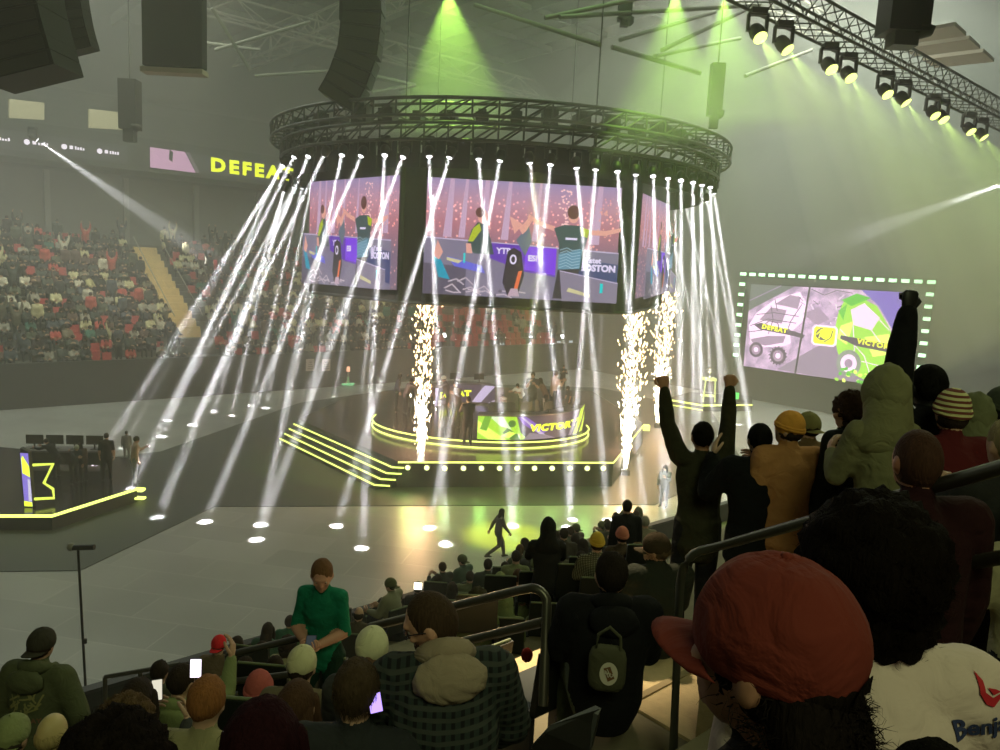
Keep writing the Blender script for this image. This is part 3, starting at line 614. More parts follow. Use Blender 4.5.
# hexagon pattern lines set into the deck
mb=MB(); hexm=mat('hex_line',(.16,.13,.14),.4)
for i in range(9):
    for j in range(3):
        c=P(405+i*24+(j%2)*12,452-j*7.5,SZ)-so; 
        for k in range(6):
            a=c+Vector((.5*math.cos(k*PI/3),.5*math.sin(k*PI/3),-.014)); b=c+Vector((.5*math.cos((k+1)*PI/3),.5*math.sin((k+1)*PI/3),-.014)); mb.tube([a,b],.012,hexm,4)
mb.build('hexagon_line',stage)
# steps on the left side
d=(SP[1]-SP[0]).normalized(); nrm=Vector((d.y,-d.x,0)); 
steps=empty('stage_steps',((SP[0]+SP[1])/2+nrm*.7)*1.0); steps.location.z=.02; tag(steps,'wide stage steps with lime light strips on every nosing','steps'); o0=Vector(steps.location)
for k in range(1,5):
    h=SZ-.2*k; a=SP[0]+nrm*.22*(k-1)+d*.02*k; b=SP[1]+nrm*.22*(k-1)-d*.03*k; c=b+nrm*.22; e=a+nrm*.22
    mb=MB(); mb.prism([(p-o0) for p in (a,b,c,e)],0,h,side); mb.build('tread',steps)
    mb=MB(); z=Vector((0,0,h-.02-o0.z+.02)); f=[Vector((p.x-o0.x,p.y-o0.y,0))+z for p in (e,c)]
    mb.tube([f[0],f[1],f[1]+Vector((.55,0,0))],.028,neon,6); mb.build('light_strip',steps)
# fascia lamps
lampg=glow('fascia_lamp',(.9,1,.4),2.4)
for i,(x,y) in enumerate([(408,467),(427,467.2),(445,467.7),(463.6,467.7),(481.6,467.7),(499.6,467.7),(517,467.7),(534.5,467.7),(552,467.7),(569.5,467.7),(587,467.7),(603,467.7)]):
    p=A(x,y,SP[1].y-.12); root=empty('footlight',p-Vector((0,0,.13))); tag(root,'round lime footlight low on the stage front, '+['first','second','third','fourth','fifth','sixth','seventh','eighth','ninth','tenth','eleventh','twelfth'][i]+' from the steps','stage light','footlights along the stage front')
    R=Matrix.Rotation(PI/2,3,'X'); MB().lathe([(.10,-.06),(.14,0),(.14,.08),(.12,.085)],black,c=(0,0,.13),n=14,R=R).build('can',root); MB().lathe([(.095,.086),(.09,.095),(.01,.10)],lampg,c=(0,0,.13),n=14,R=R).build('lens',root)
    if i%2==0: spot('footlight_lamp',p+Vector((0,-.18,0)),p+Vector((0,-2.2,-1.2)),38,95,(.45,1,.2),.9,.1)
# round dais with two team desks
DC=P(478,424,1.3); a=P(372,418,1.3); b=P(587,425,1.3); rad=((a-b).length/2)
DC=Vector(((a.x+b.x)/2,(a.y+b.y)/2,0)); DR=rad*1.0
dais=empty('dais',(DC.x,DC.y,SZ)); tag(dais,'round raised dais with double lime light ring','dais'); dfront=P(478,443,SZ+.0)
RX,RY=DR,abs(DC.y-P(478,441,1.3).y)
def el(a,k=1,z=0): return Vector((RX*k*math.cos(a),RY*k*math.sin(a),z))
N=72
mb=MB(); mb.prism([el(2*PI*i/N,.985) for i in range(N)],0,.3,stagem,side); mb.build('platform',dais)
for z in (.03,.27):
    mb=MB(); mb.tube([el(PI*.96+PI*1.08*i/50,1.0,z) for i in range(51)],.03,neon,6); mb.build('light_ring',dais)
DZ=SZ+.3
def desk_on_arc(a0,a1,k,hh,name,lab,artfn,W=100,H=27,fin=None):
    L=24; mid=el((a0+a1)/2,k); root=empty(name,(DC.x+mid.x,DC.y+mid.y,DZ)); tag(root,lab,'desk'); o0=mid
    fr=[el(a0+(a1-a0)*i/L,k)-o0 for i in range(L+1)]; bk=[el(a0+(a1-a0)*i/L,k-.16)-o0 for i in range(L+1)]
    mb=MB(); vs=[]; 
    for z in (0,hh): vs+= [p+Vector((0,0,z)) for p in fr]
    mb.add(vs,[(i,i+1,L+2+i,L+1+i) for i in range(L)],black,True); s_=mb.build('front_panel',root); m_=s_.modifiers.new('s','SOLIDIFY'); m_.thickness=.06; m_.offset=-1
    mb=MB(); vs=[p+Vector((0,0,hh)) for p in fr]+[p+Vector((0,0,hh)) for p in bk]+[p+Vector((0,0,hh+.05)) for p in fr]+[p+Vector((0,0,hh+.05)) for p in bk]; n=L+1
    fs=[]
    for i in range(L): fs+=[(2*n+i,2*n+i+1,3*n+i+1,3*n+i),(i,n+i,n+i+1,i+1),(i,i+1,2*n+i+1,2*n+i),(n+i,3*n+i,3*n+i+1,n+i+1)]
    fs+=[(0,2*n,3*n,n),(n-1,2*n-1,4*n-1,3*n-1)]
    mb.add(vs,fs,mat('desk_top',(.14,.13,.14),.4)); mb.build('desk_top',root)
    def fn(x,y,l):
        ca=math.cos(a0)+(math.cos(a1)-math.cos(a0))*x/W; a=2*PI-math.acos(max(-1,min(1,ca))); p=el(a,k)-o0; q=el(a,1).normalized(); e=0
        if fin: e=max(0,(x-fin[0])/(W-fin[0]))*fin[1]*(y/H)
        return Vector((p.x,p.y,.03+(y/H)*(hh-.03)+e))+Vector((q.x,q.y,0))*(l+.035)
    ar=Art(fn,bend=24,step=.004); ar.W=W; artfn(ar,W,H); ar.mb.build('display',root)
    for a in (a0+(a1-a0)*t for t in (.1,.5,.9)):
        p=el(a,k-.08)-o0; MB().box(p+Vector((0,0,hh/2)),(.06,.06,hh),black).build('leg',root)
    return root
D=lambda n,c,s=1.0: glow('deskart_'+n,c,s)
def art_victory(ar,W,H):
    ar.rect(0,0,W,H,D('purple_black',(.055,.03,.075)))
    ar.poly([(0,0),(44,0),(38,9),(34,H),(0,H)],D('lime_pic',(.40,.75,.03),1.1))
    ar.poly([(0,22),(14,10),(26,0),(10,0),(0,8)],D('bright',(.72,1,.12),1.3)); ar.poly([(10,H),(20,16),(30,12),(22,H)],D('white_green',(.75,.95,.6),1.1)); ar.poly([(26,14),(36,6),(38,0),(30,0),(22,8)],D('dark_green',(.05,.20,.02)))
    ar.poly([(2,12),(6,H),(12,H),(8,10)],D('mid_green',(.15,.45,.02))); ar.poly([(20,4),(28,10),(34,8),(28,2)],D('bright',(.72,1,.12),1.3)); ar.disc(30,19,3.4,4.2,D('dark_green',(.05,.20,.02)),12)
    ar.poly([(35,H),(42,H),(62,9),(56,5),(40,18)],D('violet',(.25,.10,.6),1.0)); ar.poly([(37,H),(39,H),(60,5),(57,3)],D('pale_violet',(.6,.5,.75)))
    ar.poly([(40,0),(70,0),(60,5),(46,8)],D('grey_pic',(.28,.22,.3)))
    ar.text('VICTORY',68,13.2,10.5,D('yellow',(.85,1,.02),1.7),bold=.06,shear=.12,sx=.92,space=1.12)
    ar.poly([(82,0),(85,0),(92,H),(89,H)],D('grey_stripe',(.35,.28,.38))); ar.poly([(87,0),(91,0),(100,H),(94,H)],D('lime_stripe',(.62,.85,.05),1.2)); ar.poly([(93,0),(97,0),(100,10),(100,19)],D('lime_stripe',(.62,.85,.05),1.2))
def art_defeat2(ar,W,H):
    ar.rect(0,0,W,H,D('purple_black',(.055,.03,.075))); ar.poly([(72,0),(84,0),(100,H),(88,H)],D('pale_violet',(.6,.5,.75),.8)); ar.poly([(0,0),(6,0),(10,H),(0,H)],D('pale_violet',(.6,.5,.75),.8))
    ar.poly([(92,0),(100,6),(100,0)],D('pale_violet',(.6,.5,.75),.8))
    ar.text('DEFEAT',42,13,11.5,D('yellow',(.85,1,.02),1.7),bold=.07,sx=1.25,space=1.15)
def ang_of(px,py,k):
    best=None
    for i in range(720):
        a=2*PI*i/720; p=Vector((DC.x,DC.y,DZ))+el(a,k); q=pix(p)
        if p.y<DC.y+.3:
            e=abs(q[0]-px)
            if best is None or e<best[0]: best=(e,a)
    return best[1]
aL=ang_of(477,440,.93); aR=ang_of(586,428,.93)
desk_v=desk_on_arc(aL,aR,.93,.98,'team_desk','curved team desk with a lime and purple VICTORY display on its front',art_victory,fin=(80,.12))
# second desk at the back left, showing DEFEAT to the camera
pL=P(434,407,DZ); pR=P(494,404,DZ); LL=(pR-pL).length; ax=(pR-pL).normalized(); ay=Vector((-ax.y,ax.x,0))
dk2=empty('team_desk',(pL+pR)/2); tag(dk2,'team desk behind the presenter with a DEFEAT display on its front','desk')
def cv(t): return ax*((t-.5)*LL)+ay*(.9*(1-(2*t-1)**2))
mb=MB(); n=13; fr=[cv(i/12) for i in range(n)]
mb.add([p for p in fr]+[p+Vector((0,0,.95)) for p in fr],[(i,i+1,n+i+1,n+i) for i in range(12)],black,True); o=mb.build('front_panel',dk2); m_=o.modifiers.new('s','SOLIDIFY'); m_.thickness=.06; m_.offset=0
mb=MB(); bk=[p+ay*.75 for p in fr]; vs=[p+Vector((0,0,z)) for z in (.95,1.0) for p in fr+bk]
fs=[]
for i in range(12): fs+=[(2*n+i,2*n+i+1,3*n+i+1,3*n+i),(i,n+i,n+i+1,i+1),(i,i+1,2*n+i+1,2*n+i),(n+i,3*n+i,3*n+i+1,n+i+1)]
fs+=[(0,2*n,3*n,n),(n-1,2*n-1,4*n-1,3*n-1)]
mb.add(vs,fs,MATS['desk_top']); mb.build('desk_top',dk2)
def f2(x,y,l): 
    p=cv(x/100); return p-ay*(.05+l)+Vector((0,0,.03+y/27*.9))
ar=Art(f2,bend=12,step=.005); ar.W=100; art_defeat2(ar,100,27); ar.mb.build('display',dk2)
# monitors and chairs
scrg=glow('monitor_glow',(.35,.5,.75),.6)
def monitor(loc,rz,lab,group='gaming monitors on the team desks'):
    root=empty('monitor',loc,rz); tag(root,lab,'monitor',group)
    MB().box((0,0,.32),(.56,.03,.32),black).build('screen',root); MB().box((0,-.018,.32),(.52,.006,.28),scrg).build('display',root)
    MB().box((0,.03,.11),(.05,.03,.2),darksteel).build('stand',root); MB().box((0,.02,.008),(.24,.18,.016),darksteel).build('foot',root)
chairm=mat('chair_shell',(.05,.05,.055),.5)
def chair(loc,rz,lab,group='gaming chairs on the stage'):
    root=empty('gaming_chair',loc,rz); tag(root,lab,'chair',group)
    MB().box((0,0,.46),(.5,.5,.1),chairm).box((-.24,0,.52),(.06,.46,.08),chairm).box((.24,0,.52),(.06,.46,.08),chairm).build('seat',root)
    mb=MB(); mb.box((0,-.25,.9),(.46,.09,.75),chairm,Matrix.Rotation(.15,3,'X')); mb.box((0,-.3,1.22),(.3,.08,.2),chairm,Matrix.Rotation(.15,3,'X')); mb.build('backrest',root)
    MB().tube([(0,0,.08),(0,0,.42)],.03,darksteel,8).build('column',root)
    mb=MB(); 
    for k in range(5): a=2*PI*k/5; mb.tube([(0,0,.09),(.28*math.cos(a),.28*math.sin(a),.04)],.02,darksteel,5)
    mb.build('foot',root)
for i,t in enumerate((.14,.32,.5,.68,.86)):
    a=aL+(aR-aL)*t; p=Vector((DC.x,DC.y,DZ))+el(a,.86); q=el(a,1)
    monitor((p.x,p.y,DZ+1.03),math.atan2(q.y,q.x)+PI/2+PI, 'monitor standing on the VICTORY desk, '+['closest to the presenter','second from the presenter','in the middle','fourth from the presenter','at the lime striped end'][i])
    p=Vector((DC.x,DC.y,DZ))+el(a,.64); chair((p.x,p.y,DZ),math.atan2(q.y,q.x)-PI/2,'dark gaming chair pushed up behind the VICTORY desk')
for i,t in enumerate((.15,.5,.85)):
    p=Vector(dk2.location)+cv(t)+ay*.35; monitor((p.x,p.y,DZ+1.0),math.atan2(ax.y,ax.x)+PI,'monitor standing on the DEFEAT desk, '+['by its open end','in the middle','by the pale striped end'][i])
# ---------------- spark fountains
def fountain(base,ytop,w_top,lab,n=620,bright=14):
    px0,py0=pix(base); depth=base.y; H=A(px0,ytop,depth).z-base.z; pxm=depth/F
    root=empty('spark_fountain',base); tag(root,lab,'firework','spark fountains around the stage')
    MB().box((0,0,.12),(.34,.3,.24),black).lathe([(.07,.24),(.06,.32),(.03,.33)],darksteel,n=10).build('spark_machine',root)
    sm=glow('spark_gold',(1,.70,.36),bright*.55); sw=glow('spark_white',(1,.86,.62),bright)
    mb=MB(); rnd=random.Random(int(px0))
    for i in range(n):
        t=rnd.random()**1.25; z=.35+t*H; sp=(.05+.5*w_top*pxm*min(1,t*1.8))*1.0
        x=rnd.gauss(0,.5)*sp; y=rnd.gauss(0,.5)*sp
        r=(.014+.02*rnd.random())*(1.15 if t>.4 else 1.0); l=r*(1.5+2.5*rnd.random()); ax_=Vector((x*.6+rnd.gauss(0,.25),rnd.gauss(0,.25),1)).normalized(); s_=ax_.orthogonal().normalized()*r; u_=ax_.cross(s_)
        c=Vector((x,y,z)); mb.add([c+ax_*l,c-ax_*l,c+s_,c+u_,c-s_,c-u_],[(0,2,3),(0,3,4),(0,4,5),(0,5,2),(1,3,2),(1,4,3),(1,5,4),(1,2,5)],sw if t<.45 and rnd.random()<.7 else sm)
    # dense lower jet made of long streaks
    for i in range(90):
        t=rnd.random()*.36; z=.35+t*H; x=rnd.gauss(0,.035+t*.25); y=rnd.gauss(0,.035+t*.25); l=rnd.uniform(.15,.45); r=.012
        c=Vector((x,y,z)); mb.add([c+Vector((x*.3,y*.3,l)),c-Vector((0,0,l)),c+Vector((r,0,0)),c+Vector((0,r,0)),c-Vector((r,0,0)),c-Vector((0,r,0))],[(0,2,3),(0,3,4),(0,4,5),(0,5,2),(1,3,2),(1,4,3),(1,5,4),(1,2,5)],sw)
    o=mb.build('spark',root); o['kind']='stuff'; o.visible_shadow=False
    l=bpy.data.lights.new('spark_light','POINT'); l.energy=520; l.color=(1,.55,.25); l.shadow_soft_size=.4; lo=bpy.data.objects.new('spark_light',l); COL.objects.link(lo); lo.location=base+Vector((0,-.5,H*.3))
fountain(P(420,476,.0),296,19,'tall spark fountain rising beside the stage steps')
fountain(P(625,475,.0),318,22,'spark fountain at the front corner of the stage by the VICTORY desk',n=760,bright=16)
fountain(P(657,428,.0),298,20,'spark fountain farther back beyond the stage corner',n=700,bright=16)
# ---------------- side platform at the left with its team station
LZ=.45
E1=[(-70,516),(52,516),(137,489),(128,458),(0,447),(-70,449)]
LP=[P(x,y,LZ) for x,y in E1]; c=sum(LP,Vector())/len(LP); lp=empty('side_platform',(c.x,c.y,.02)); tag(lp,'glossy side platform at left edged with a lime light strip','platform'); o0=Vector(lp.location)
MB().prism([p-o0 for p in LP],0,LZ-.02,stagem,side).build('deck',lp)
MB().tube([LP[0]-o0,LP[1]-o0,LP[2]-o0],.045,neon,6).build('light_strip',lp)
pb=P(137,489,LZ)-o0; MB().box(pb+Vector((-.25,.25,-.1)),(.7,.25,.08),neon).box(pb+Vector((-.1,.0,-.3)),(.7,.2,.06),neon).build('corner_light',lp)
# light panel of the station, seen edge on
pn=P(29,507,LZ); yy=pn.y; 
tot=empty('light_panel',pn); tag(tot,'upright light panel seen edge-on in lime and violet on the side platform','light panel')
hgt=A(24,449,yy).z-LZ; tilt=(A(22,449,yy)-A(29,507,yy)).x
MB().add([(-.12,0,0),(.12,0,0),(.12+tilt,.1,hgt*.93),(-.12+tilt,.1,hgt),(-.12,.15,0),(.12,.15,0),(.12+tilt,.25,hgt*.93),(-.12+tilt,.25,hgt)],[(0,1,2,3),(1,5,6,2),(5,4,7,6),(4,0,3,7),(3,2,6,7),(0,4,5,1)],black).build('casing',tot)
def lf(x,y,l): return Vector((-.12+.24*x+tilt*y,-.012-l+.1*y,.03+y*hgt*.9))
ar=Art(lf); ar.W=1; vio=glow('panel_violet',(.30,.22,.8),.9); lm=glow('panel_lime',(.75,.95,.05),1.6)
ar.rect(0,0,1,1,vio); ar.poly([(.1,.62),(1,.55),(1,.75),(.3,.95),(.1,.9)],lm); ar.poly([(0,0),(1,0),(1,.08),(0,.1)],lm); ar.poly([(.6,.1),(1,.1),(1,.5),(.7,.52)],glow('panel_pale',(.75,.7,.9),.9)); ar.mb.build('display',tot)
bq=[A(33,465,yy+.1),A(53,464,yy+.6),A(44,483,yy+.6),A(53,489,yy+.6),A(54,498,yy+.4),A(34,499,yy+.1)]; bo=Vector((bq[0].x,bq[0].y,LZ))
mb=MB(); mb.tube([q-bo for q in bq],.045,glow('bracket_lime',(.75,.9,.1),1.3),6); mb.tube([bq[5]-bo,(bq[5].x-bo.x,0,0)],.03,black,6); tag(mb.build('desk_light_bracket',loc=bo),'open lime light bracket around the end of the side desk','light bracket')
dp=P(66,470,LZ); sd=empty('side_desk',dp,.15); tag(sd,'dark desk with monitors on the side platform','desk')
MB().box((0,0,.74),(2.7,.7,.06),MATS['desk_top']).build('desk_top',sd); MB().box((0,.3,.42),(2.6,.05,.6),black).build('front_panel',sd)
for sx in (-1.28,1.28): MB().box((sx,0,.36),(.06,.7,.72),black).build('leg',sd)
redm=glow('red_led',(.8,.1,.05),.7)
for i in range(4):
    p=dp+Matrix.Rotation(.15,3,'Z')@Vector((-.98+.65*i,.0,.77)); monitor(p,.15+PI,'monitor on the side platform desk, '+['nearest the light panel','second from the light panel','third from the light panel','farthest from the light panel'][i])
# ---------------- trophy platform at the right
tz_=.4; a=[P(664,399,tz_),P(703,405.5,tz_),P(752,405,tz_),P(752,396,tz_),P(690,392,tz_)]; c=sum(a,Vector())/5
tp_=empty('trophy_platform',(c.x,c.y,.02)); o0=Vector(tp_.location); tag(tp_,'low platform edged with lime strips beyond the right fountain','platform')
MB().prism([p-o0 for p in a],0,tz_-.02,stagem,side).build('deck',tp_); 
mb=MB(); mb.tube([p-o0 for p in a[:3]],.05,neon,6); mb.tube([a[0]-o0+Vector((0,0,-.3)),a[1]-o0+Vector((0,0,-.3))],.04,neon,6); mb.build('light_strip',tp_)
q=P(707.5,401,tz_); wq=13/F*q.y; hq=A(708,379,q.y).z-tz_
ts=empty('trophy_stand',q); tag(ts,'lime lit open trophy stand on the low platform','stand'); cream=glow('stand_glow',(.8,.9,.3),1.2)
for sx in (-1,1):
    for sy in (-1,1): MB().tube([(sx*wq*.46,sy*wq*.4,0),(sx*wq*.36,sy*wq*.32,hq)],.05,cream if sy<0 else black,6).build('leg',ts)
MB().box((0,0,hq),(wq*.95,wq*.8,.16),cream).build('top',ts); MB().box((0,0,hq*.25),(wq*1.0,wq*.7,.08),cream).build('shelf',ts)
MB().lathe([(.14,0),(.12,.05),(.04,.1),(.04,.28),(.10,.36),(.22,.60),(.2,.62),(.08,.4),(.01,.36)],mat('silver',(.8,.8,.78),.25,metal=1),n=16).tube([(-.2,0,.56),(-.3,0,.5),(-.26,0,.4),(-.1,0,.36)],.02,MATS['silver'],6).tube([(.2,0,.56),(.3,0,.5),(.26,0,.4),(.1,0,.36)],.02,MATS['silver'],6).build('trophy',loc=q+Vector((0,0,hq+.08)))
tag(bpy.data.objects['trophy'],'silver trophy cup on the lime lit stand','trophy')
q=P(732.5,403,tz_); mb=MB(); s_=11/F*q.y; mb.box((0,0,.5),(s_,.3,.55),black); mb.box((0,-.16,.5),(s_*.9,.03,.42),glow('green_box',(.1,.9,.15),1.4)); mb.box((0,0,.12),(.1,.1,.24),black); mb.box((0,0,.02),(s_*.7,.3,.04),black)
tag(mb.build('stage_monitor_light',loc=q),'small bright green light box right of the trophy stand','light box')
# far floor details: green-tipped mast, two pale posters, press lights, laptops row
q=P(348,386,0); s_=q.y/F; mb=MB(); mb.tube([(0,0,0),(0,0,16*s_)],.07,steel,6); mb.box((0,0,2*s_),(11*s_,.6,1.5*s_),glow('mast_green',(.3,.9,.4),.7)); mb.lathe([(1.4*s_,3*s_),(1.1*s_,9*s_),(.3*s_,16*s_)],mat('pale_green',(.4,.7,.45),.6),n=8); mb.lathe([(.12,0),(.1,.3),(.01,.32)],glow('mast_tip',(1,.5,.3),1.5),c=(0,0,15*s_),n=6)
tag(mb.build('signal_mast',loc=q),'pale green mast with a small orange tip at the far floor edge','mast')
for x,l in ((310,'left'),(326,'right')):
    c4=[vface(x-4,359,FV0-.2),vface(x+4,359,FV0-.2),vface(x+4,371,FV0-.2),vface(x-4,371,FV0-.2)]; c=(c4[2]+c4[3])/2
    mb=MB(); w=(c4[1]-c4[0]).length; h=(c4[0]-c4[3]).length; mb.box((0,0,h/2),(w,.06,h),mat('poster_pale',(.55,.48,.45),.8),UZ); 
    for j in range(4): mb.box(-VD*.04+Vector((0,0,h*(.2+.18*j))),(w*(.7-.1*j),.02,h*.06),mat('poster_ink',(.25,.2,.2),.8),UZ)
    o=mb.build('poster',loc=c); tag(o,('left' if l=='left' else 'right')+' of the two pale posters on the far barrier','poster')
pg=glow('press_light',(.95,1,1),5)
for i,x in enumerate([454,466,494,506,529.5,539.5,561,573.5,443.5,613]):
    y=[341,340,339,338.5,338,338,336.5,336,335,341][i]; p=vface(x,y,FV0+2.2); k=int((2.2-.2)/FD); 
    root=empty('audience_blinder',p-Vector((0,0,.5))); tag(root,'small white blinder lamp in the row glowing beneath the cube','stage light','white blinder lamps at the foot of the far stand')
    MB().box((0,0,.5),(.5,.25,.42),black,UZ).build('housing',root); MB().box(-VD*.14+Vector((0,0,.5)),(.36,.04,.3),pg,UZ).build('lens',root); MB().box((0,0,.15),(.08,.1,.3),black).build('stand',root)
random.seed(4)
for i,(x,y) in enumerate([(463,352),(473,350),(500,351),(503,347),(513,346.5),(523,347),(548,344),(551,345),(565,347),(560,345),(572,344.5),(484,353)]):
    p=vface(x,y,FV0+1.0); mb=MB(); mb.box((0,0,.02),(.5,.34,.03),darksteel,UZ); mb.box(VD*.17+Vector((0,0,.19)),(.5,.03,.32),black,UZ); mb.box(VD*.15+Vector((0,0,.19)),(.45,.01,.27),glow('laptop_screen',(.75,.85,.9),.9),UZ)
    o=mb.build('laptop',loc=p); tag(o,'open laptop glowing faintly on the far press row','laptop','laptops on the far press row')
mb=MB(); a=vface(440,356,FV0+1.0); b=vface(585,349.5,FV0+1.0); c=(a+b)/2; uu=(b-a).length
mb.box((0,0,-.25),(uu,.7,.05),black,UZ); mb.box(-VD*.3+Vector((0,0,-.6)),(uu,.04,.7),blackcloth,UZ); tag(mb.build('press_table',loc=c),'long black skirted press table below the far seats','table')
# mic stand on the near floor at the left
zb=6.55-NH*8; q=P(86,683,0)
q=A(86,690,12.5); 
top=A(78,548,12.3); q=Vector((A(85,640,12.3).x,12.3,0)); v=uv_of(q)[1]; q.z=0 if v>12.3 else tz(v)
ms=empty('microphone_stand',q); tag(ms,'thin black microphone stand rising in front of the pale floor at lower left','stand'); H=top.z-q.z
MB().tube([(0,0,.02),(top.x-q.x,0,H)],.022,black,8).lathe([(.03,H*.45),(.035,H*.45+.08)],black,n=8).build('pole',ms)
MB().lathe([(.22,0),(.22,.03),(.05,.05)],black,n=20).build('base',ms); 
MB().tube([(top.x-q.x-.1,0,H),(top.x-q.x+.28,0,H+.03)],.05,black,8).build('arm',ms); MB().lathe([(.04,0),(.07,.05),(.05,.12),(.01,.13)],steel,c=(top.x-q.x-.12,0,H-.05),n=10).build('lamp_head',ms)
# ---------------- rails of the near stand
railm=mat('rail_paint',(.10,.095,.075),.35,metal=.6)
def rail(ptsets,r,lab,m=railm):
    base=None; mb=MB()
    allp=[[A(*q) for q in ps] for ps in ptsets]; base=Vector(allp[0][0]); 
    for ps in allp: mb.tube([p-base for p in ps],r,m,10)
    o=mb.build('handrail',loc=base); tag(o,lab,'handrail'); return o
def arc(p,q,c,n=5): return [((1-t)**2*p[0]+2*t*(1-t)*c[0]+t*t*q[0],(1-t)**2*p[1]+2*t*(1-t)*c[1]+t*t*q[1],p[2]*(1-t)+q[2]*t) for t in [i/n for i in range(n+1)]]
rail([[(1010,465,2.4),(720,546,4.2)]+arc((700,551,4.25),(680,585,4.3),(683,556))+[(673,756,4.0)],[(1010,556,2.5),(900,575,3.0)]],.026,'long handrail rising behind the red cap towards the standing fans')
rail([[(370,627,5.2),(520,590,4.6)]+arc((532,588,4.5),(547,604,4.45),(546,590))+[(543,706,4.2)],[(430,650,5.0),(543,622,4.45)]],.03,'curved black handrail right of the man in glasses')
rail([[(228,655,6.4),(300,638,6.0)]+arc((306,637,5.95),(318,650,5.9),(317,637))+[(316,690,5.8)],[(222,683,6.4),(310,672,5.9)],[(228,655,6.4),(228,700,6.3)]],.03,'black handrail with two bars in front of the green shirt')
rail([[(105,677,9.5),(180,664,9.5)],[(105,677,9.5),(105,705,9.5)],[(140,671,9.5),(142,700,9.5)]],.03,'low black rail at the barrier lower left')
# ================================================================== PEOPLE
SKIN=(.50,.30,.21)
def skinm(c=SKIN): return mat('skin_%02x%02x%02x'%tuple(int(x*255) for x in c),c,.5,spec=.4)
def loft(pts,rad,side=Vector((1,0,0)),n=12,cap=True):
    """tapered tube through pts; rad = list of (rx,ry); rounded ends"""
    pts=[Vector(p) for p in pts]; rad=[(r,r) if not isinstance(r,tuple) else r for r in rad]
    if cap:
        t=(pts[0]-pts[1]).normalized(); r=min(rad[0]); t2=(pts[-1]-pts[-2]).normalized(); r2=min(rad[-1])
        pts=[pts[0]+t*r*.95,pts[0]+t*r*.7]+pts+[pts[-1]+t2*r2*.7,pts[-1]+t2*r2*.95]
        rad=[tuple(x*.3 for x in rad[0]),tuple(x*.75 for x in rad[0])]+rad+[tuple(x*.75 for x in rad[-1]),tuple(x*.3 for x in rad[-1])]
    vs=[];fs=[];N=len(pts)
    for i,p in enumerate(pts):
        t=(pts[min(i+1,N-1)]-pts[max(i-1,0)]).normalized(); y=t.cross(side)
        if y.length<1e-3: y=t.cross(Vector((0,1,0)))
        y.normalize(); x=y.cross(t)
        for k in range(n): a=2*PI*k/n; vs.append(p+x*math.cos(a)*rad[i][0]+y*math.sin(a)*rad[i][1])
    for i in range(N-1):
        for k in range(n): fs.append((i*n+k,i*n+(k+1)%n,(i+1)*n+(k+1)%n,(i+1)*n+k))
    fs.append(tuple(reversed(range(n)))); fs.append(tuple((N-1)*n+k for k in range(n)))
    return vs,fs
def ellip(c,r,M=None,n=20,m=14,fn=None):
    vs=[];fs=[];c=Vector(c);M=M or Matrix.Identity(3)
    for i in range(m+1):
        th=PI*i/m
        for k in range(n):
            a=2*PI*k/n; d=Vector((math.sin(th)*math.cos(a),math.sin(th)*math.sin(a),math.cos(th))); s=fn(d) if fn else 1
            vs.append(c+M@Vector((d.x*r[0]*s,d.y*r[1]*s,d.z*r[2]*s)))
    for i in range(m):
        for k in range(n): fs.append((i*n+k,(i+1)*n+k,(i+1)*n+(k+1)%n,i*n+(k+1)%n))
    return vs,fs
class Geo:
    def __init__(s): s.v=[];s.f=[];s.pr=[]
    def add(s,g,tag_=None,line=None,rad=None):
        o=len(s.v); s.v+= [tuple(v) for v in g[0]]; s.f+=[tuple(i+o for i in f) for f in g[1]]
        if tag_ is not None: s.pr.append((tag_,[Vector(p) for p in line],rad))
    def loft(s,pts,rad,tg,side=Vector((1,0,0)),n=12):
        s.add(loft(pts,rad,side,n)); rr=[sum(r)/2 if isinstance(r,tuple) else r for r in rad]; s.pr.append((tg,[Vector(p) for p in pts],rr))
def hand_geo(w,d,palm,sgn,curl,k=1.0,spread=.0):
    """hand from the wrist: palm, four bent fingers, a thumb leaving the side. d: hand direction, palm: palm normal, sgn: thumb side"""
    d=Vector(d).normalized(); palm=Vector(palm); palm=(palm-d*palm.dot(d)).normalized(); s=d.cross(palm).normalized()*sgn
    out=[]; w=Vector(w)
    out.append(loft([w-d*.02*k,w+d*.02*k,w+d*.055*k,w+d*.088*k],[(.026*k,.02*k),(.036*k,.019*k),(.042*k,.018*k),(.040*k,.015*k)],side=s,n=10))
    L=[(.040,.026,.02),(.045,.029,.022),(.042,.027,.021),(.033,.021,.018)]
    for i in range(4):
        b=w+d*(.088-.004*abs(i-1))*k+s*(.030-.020*i)*k; dirn=(d+s*spread*(1.5-i)*.25).normalized(); pts=[b]; ang=0
        for j,l in enumerate(L[i]):
            ang+=curl*(1.15 if j<2 else .9)+.04*i; dd=(dirn*math.cos(ang)+palm*math.sin(ang)); pts.append(pts[-1]+dd*l*k)
        out.append(loft(pts,[.0095*k,.009*k,.0082*k,.007*k],side=s,n=7))
    b=w+d*.028*k+s*.032*k; t1=(d*.7+s*.75+palm*.35).normalized(); t2=(d*.9+s*(.35-.9*curl*.5)+palm*(.35+curl*.5)).normalized(); t3=(d*.75-s*curl*.7+palm*(.3+curl*.5)).normalized()
    out.append(loft([b,b+t1*.036*k,b+t1*.036*k+t2*.032*k,b+t1*.036*k+t2*.032*k+t3*.024*k],[.013*k,.0115*k,.0105*k,.008*k],side=s,n=7))
    return out
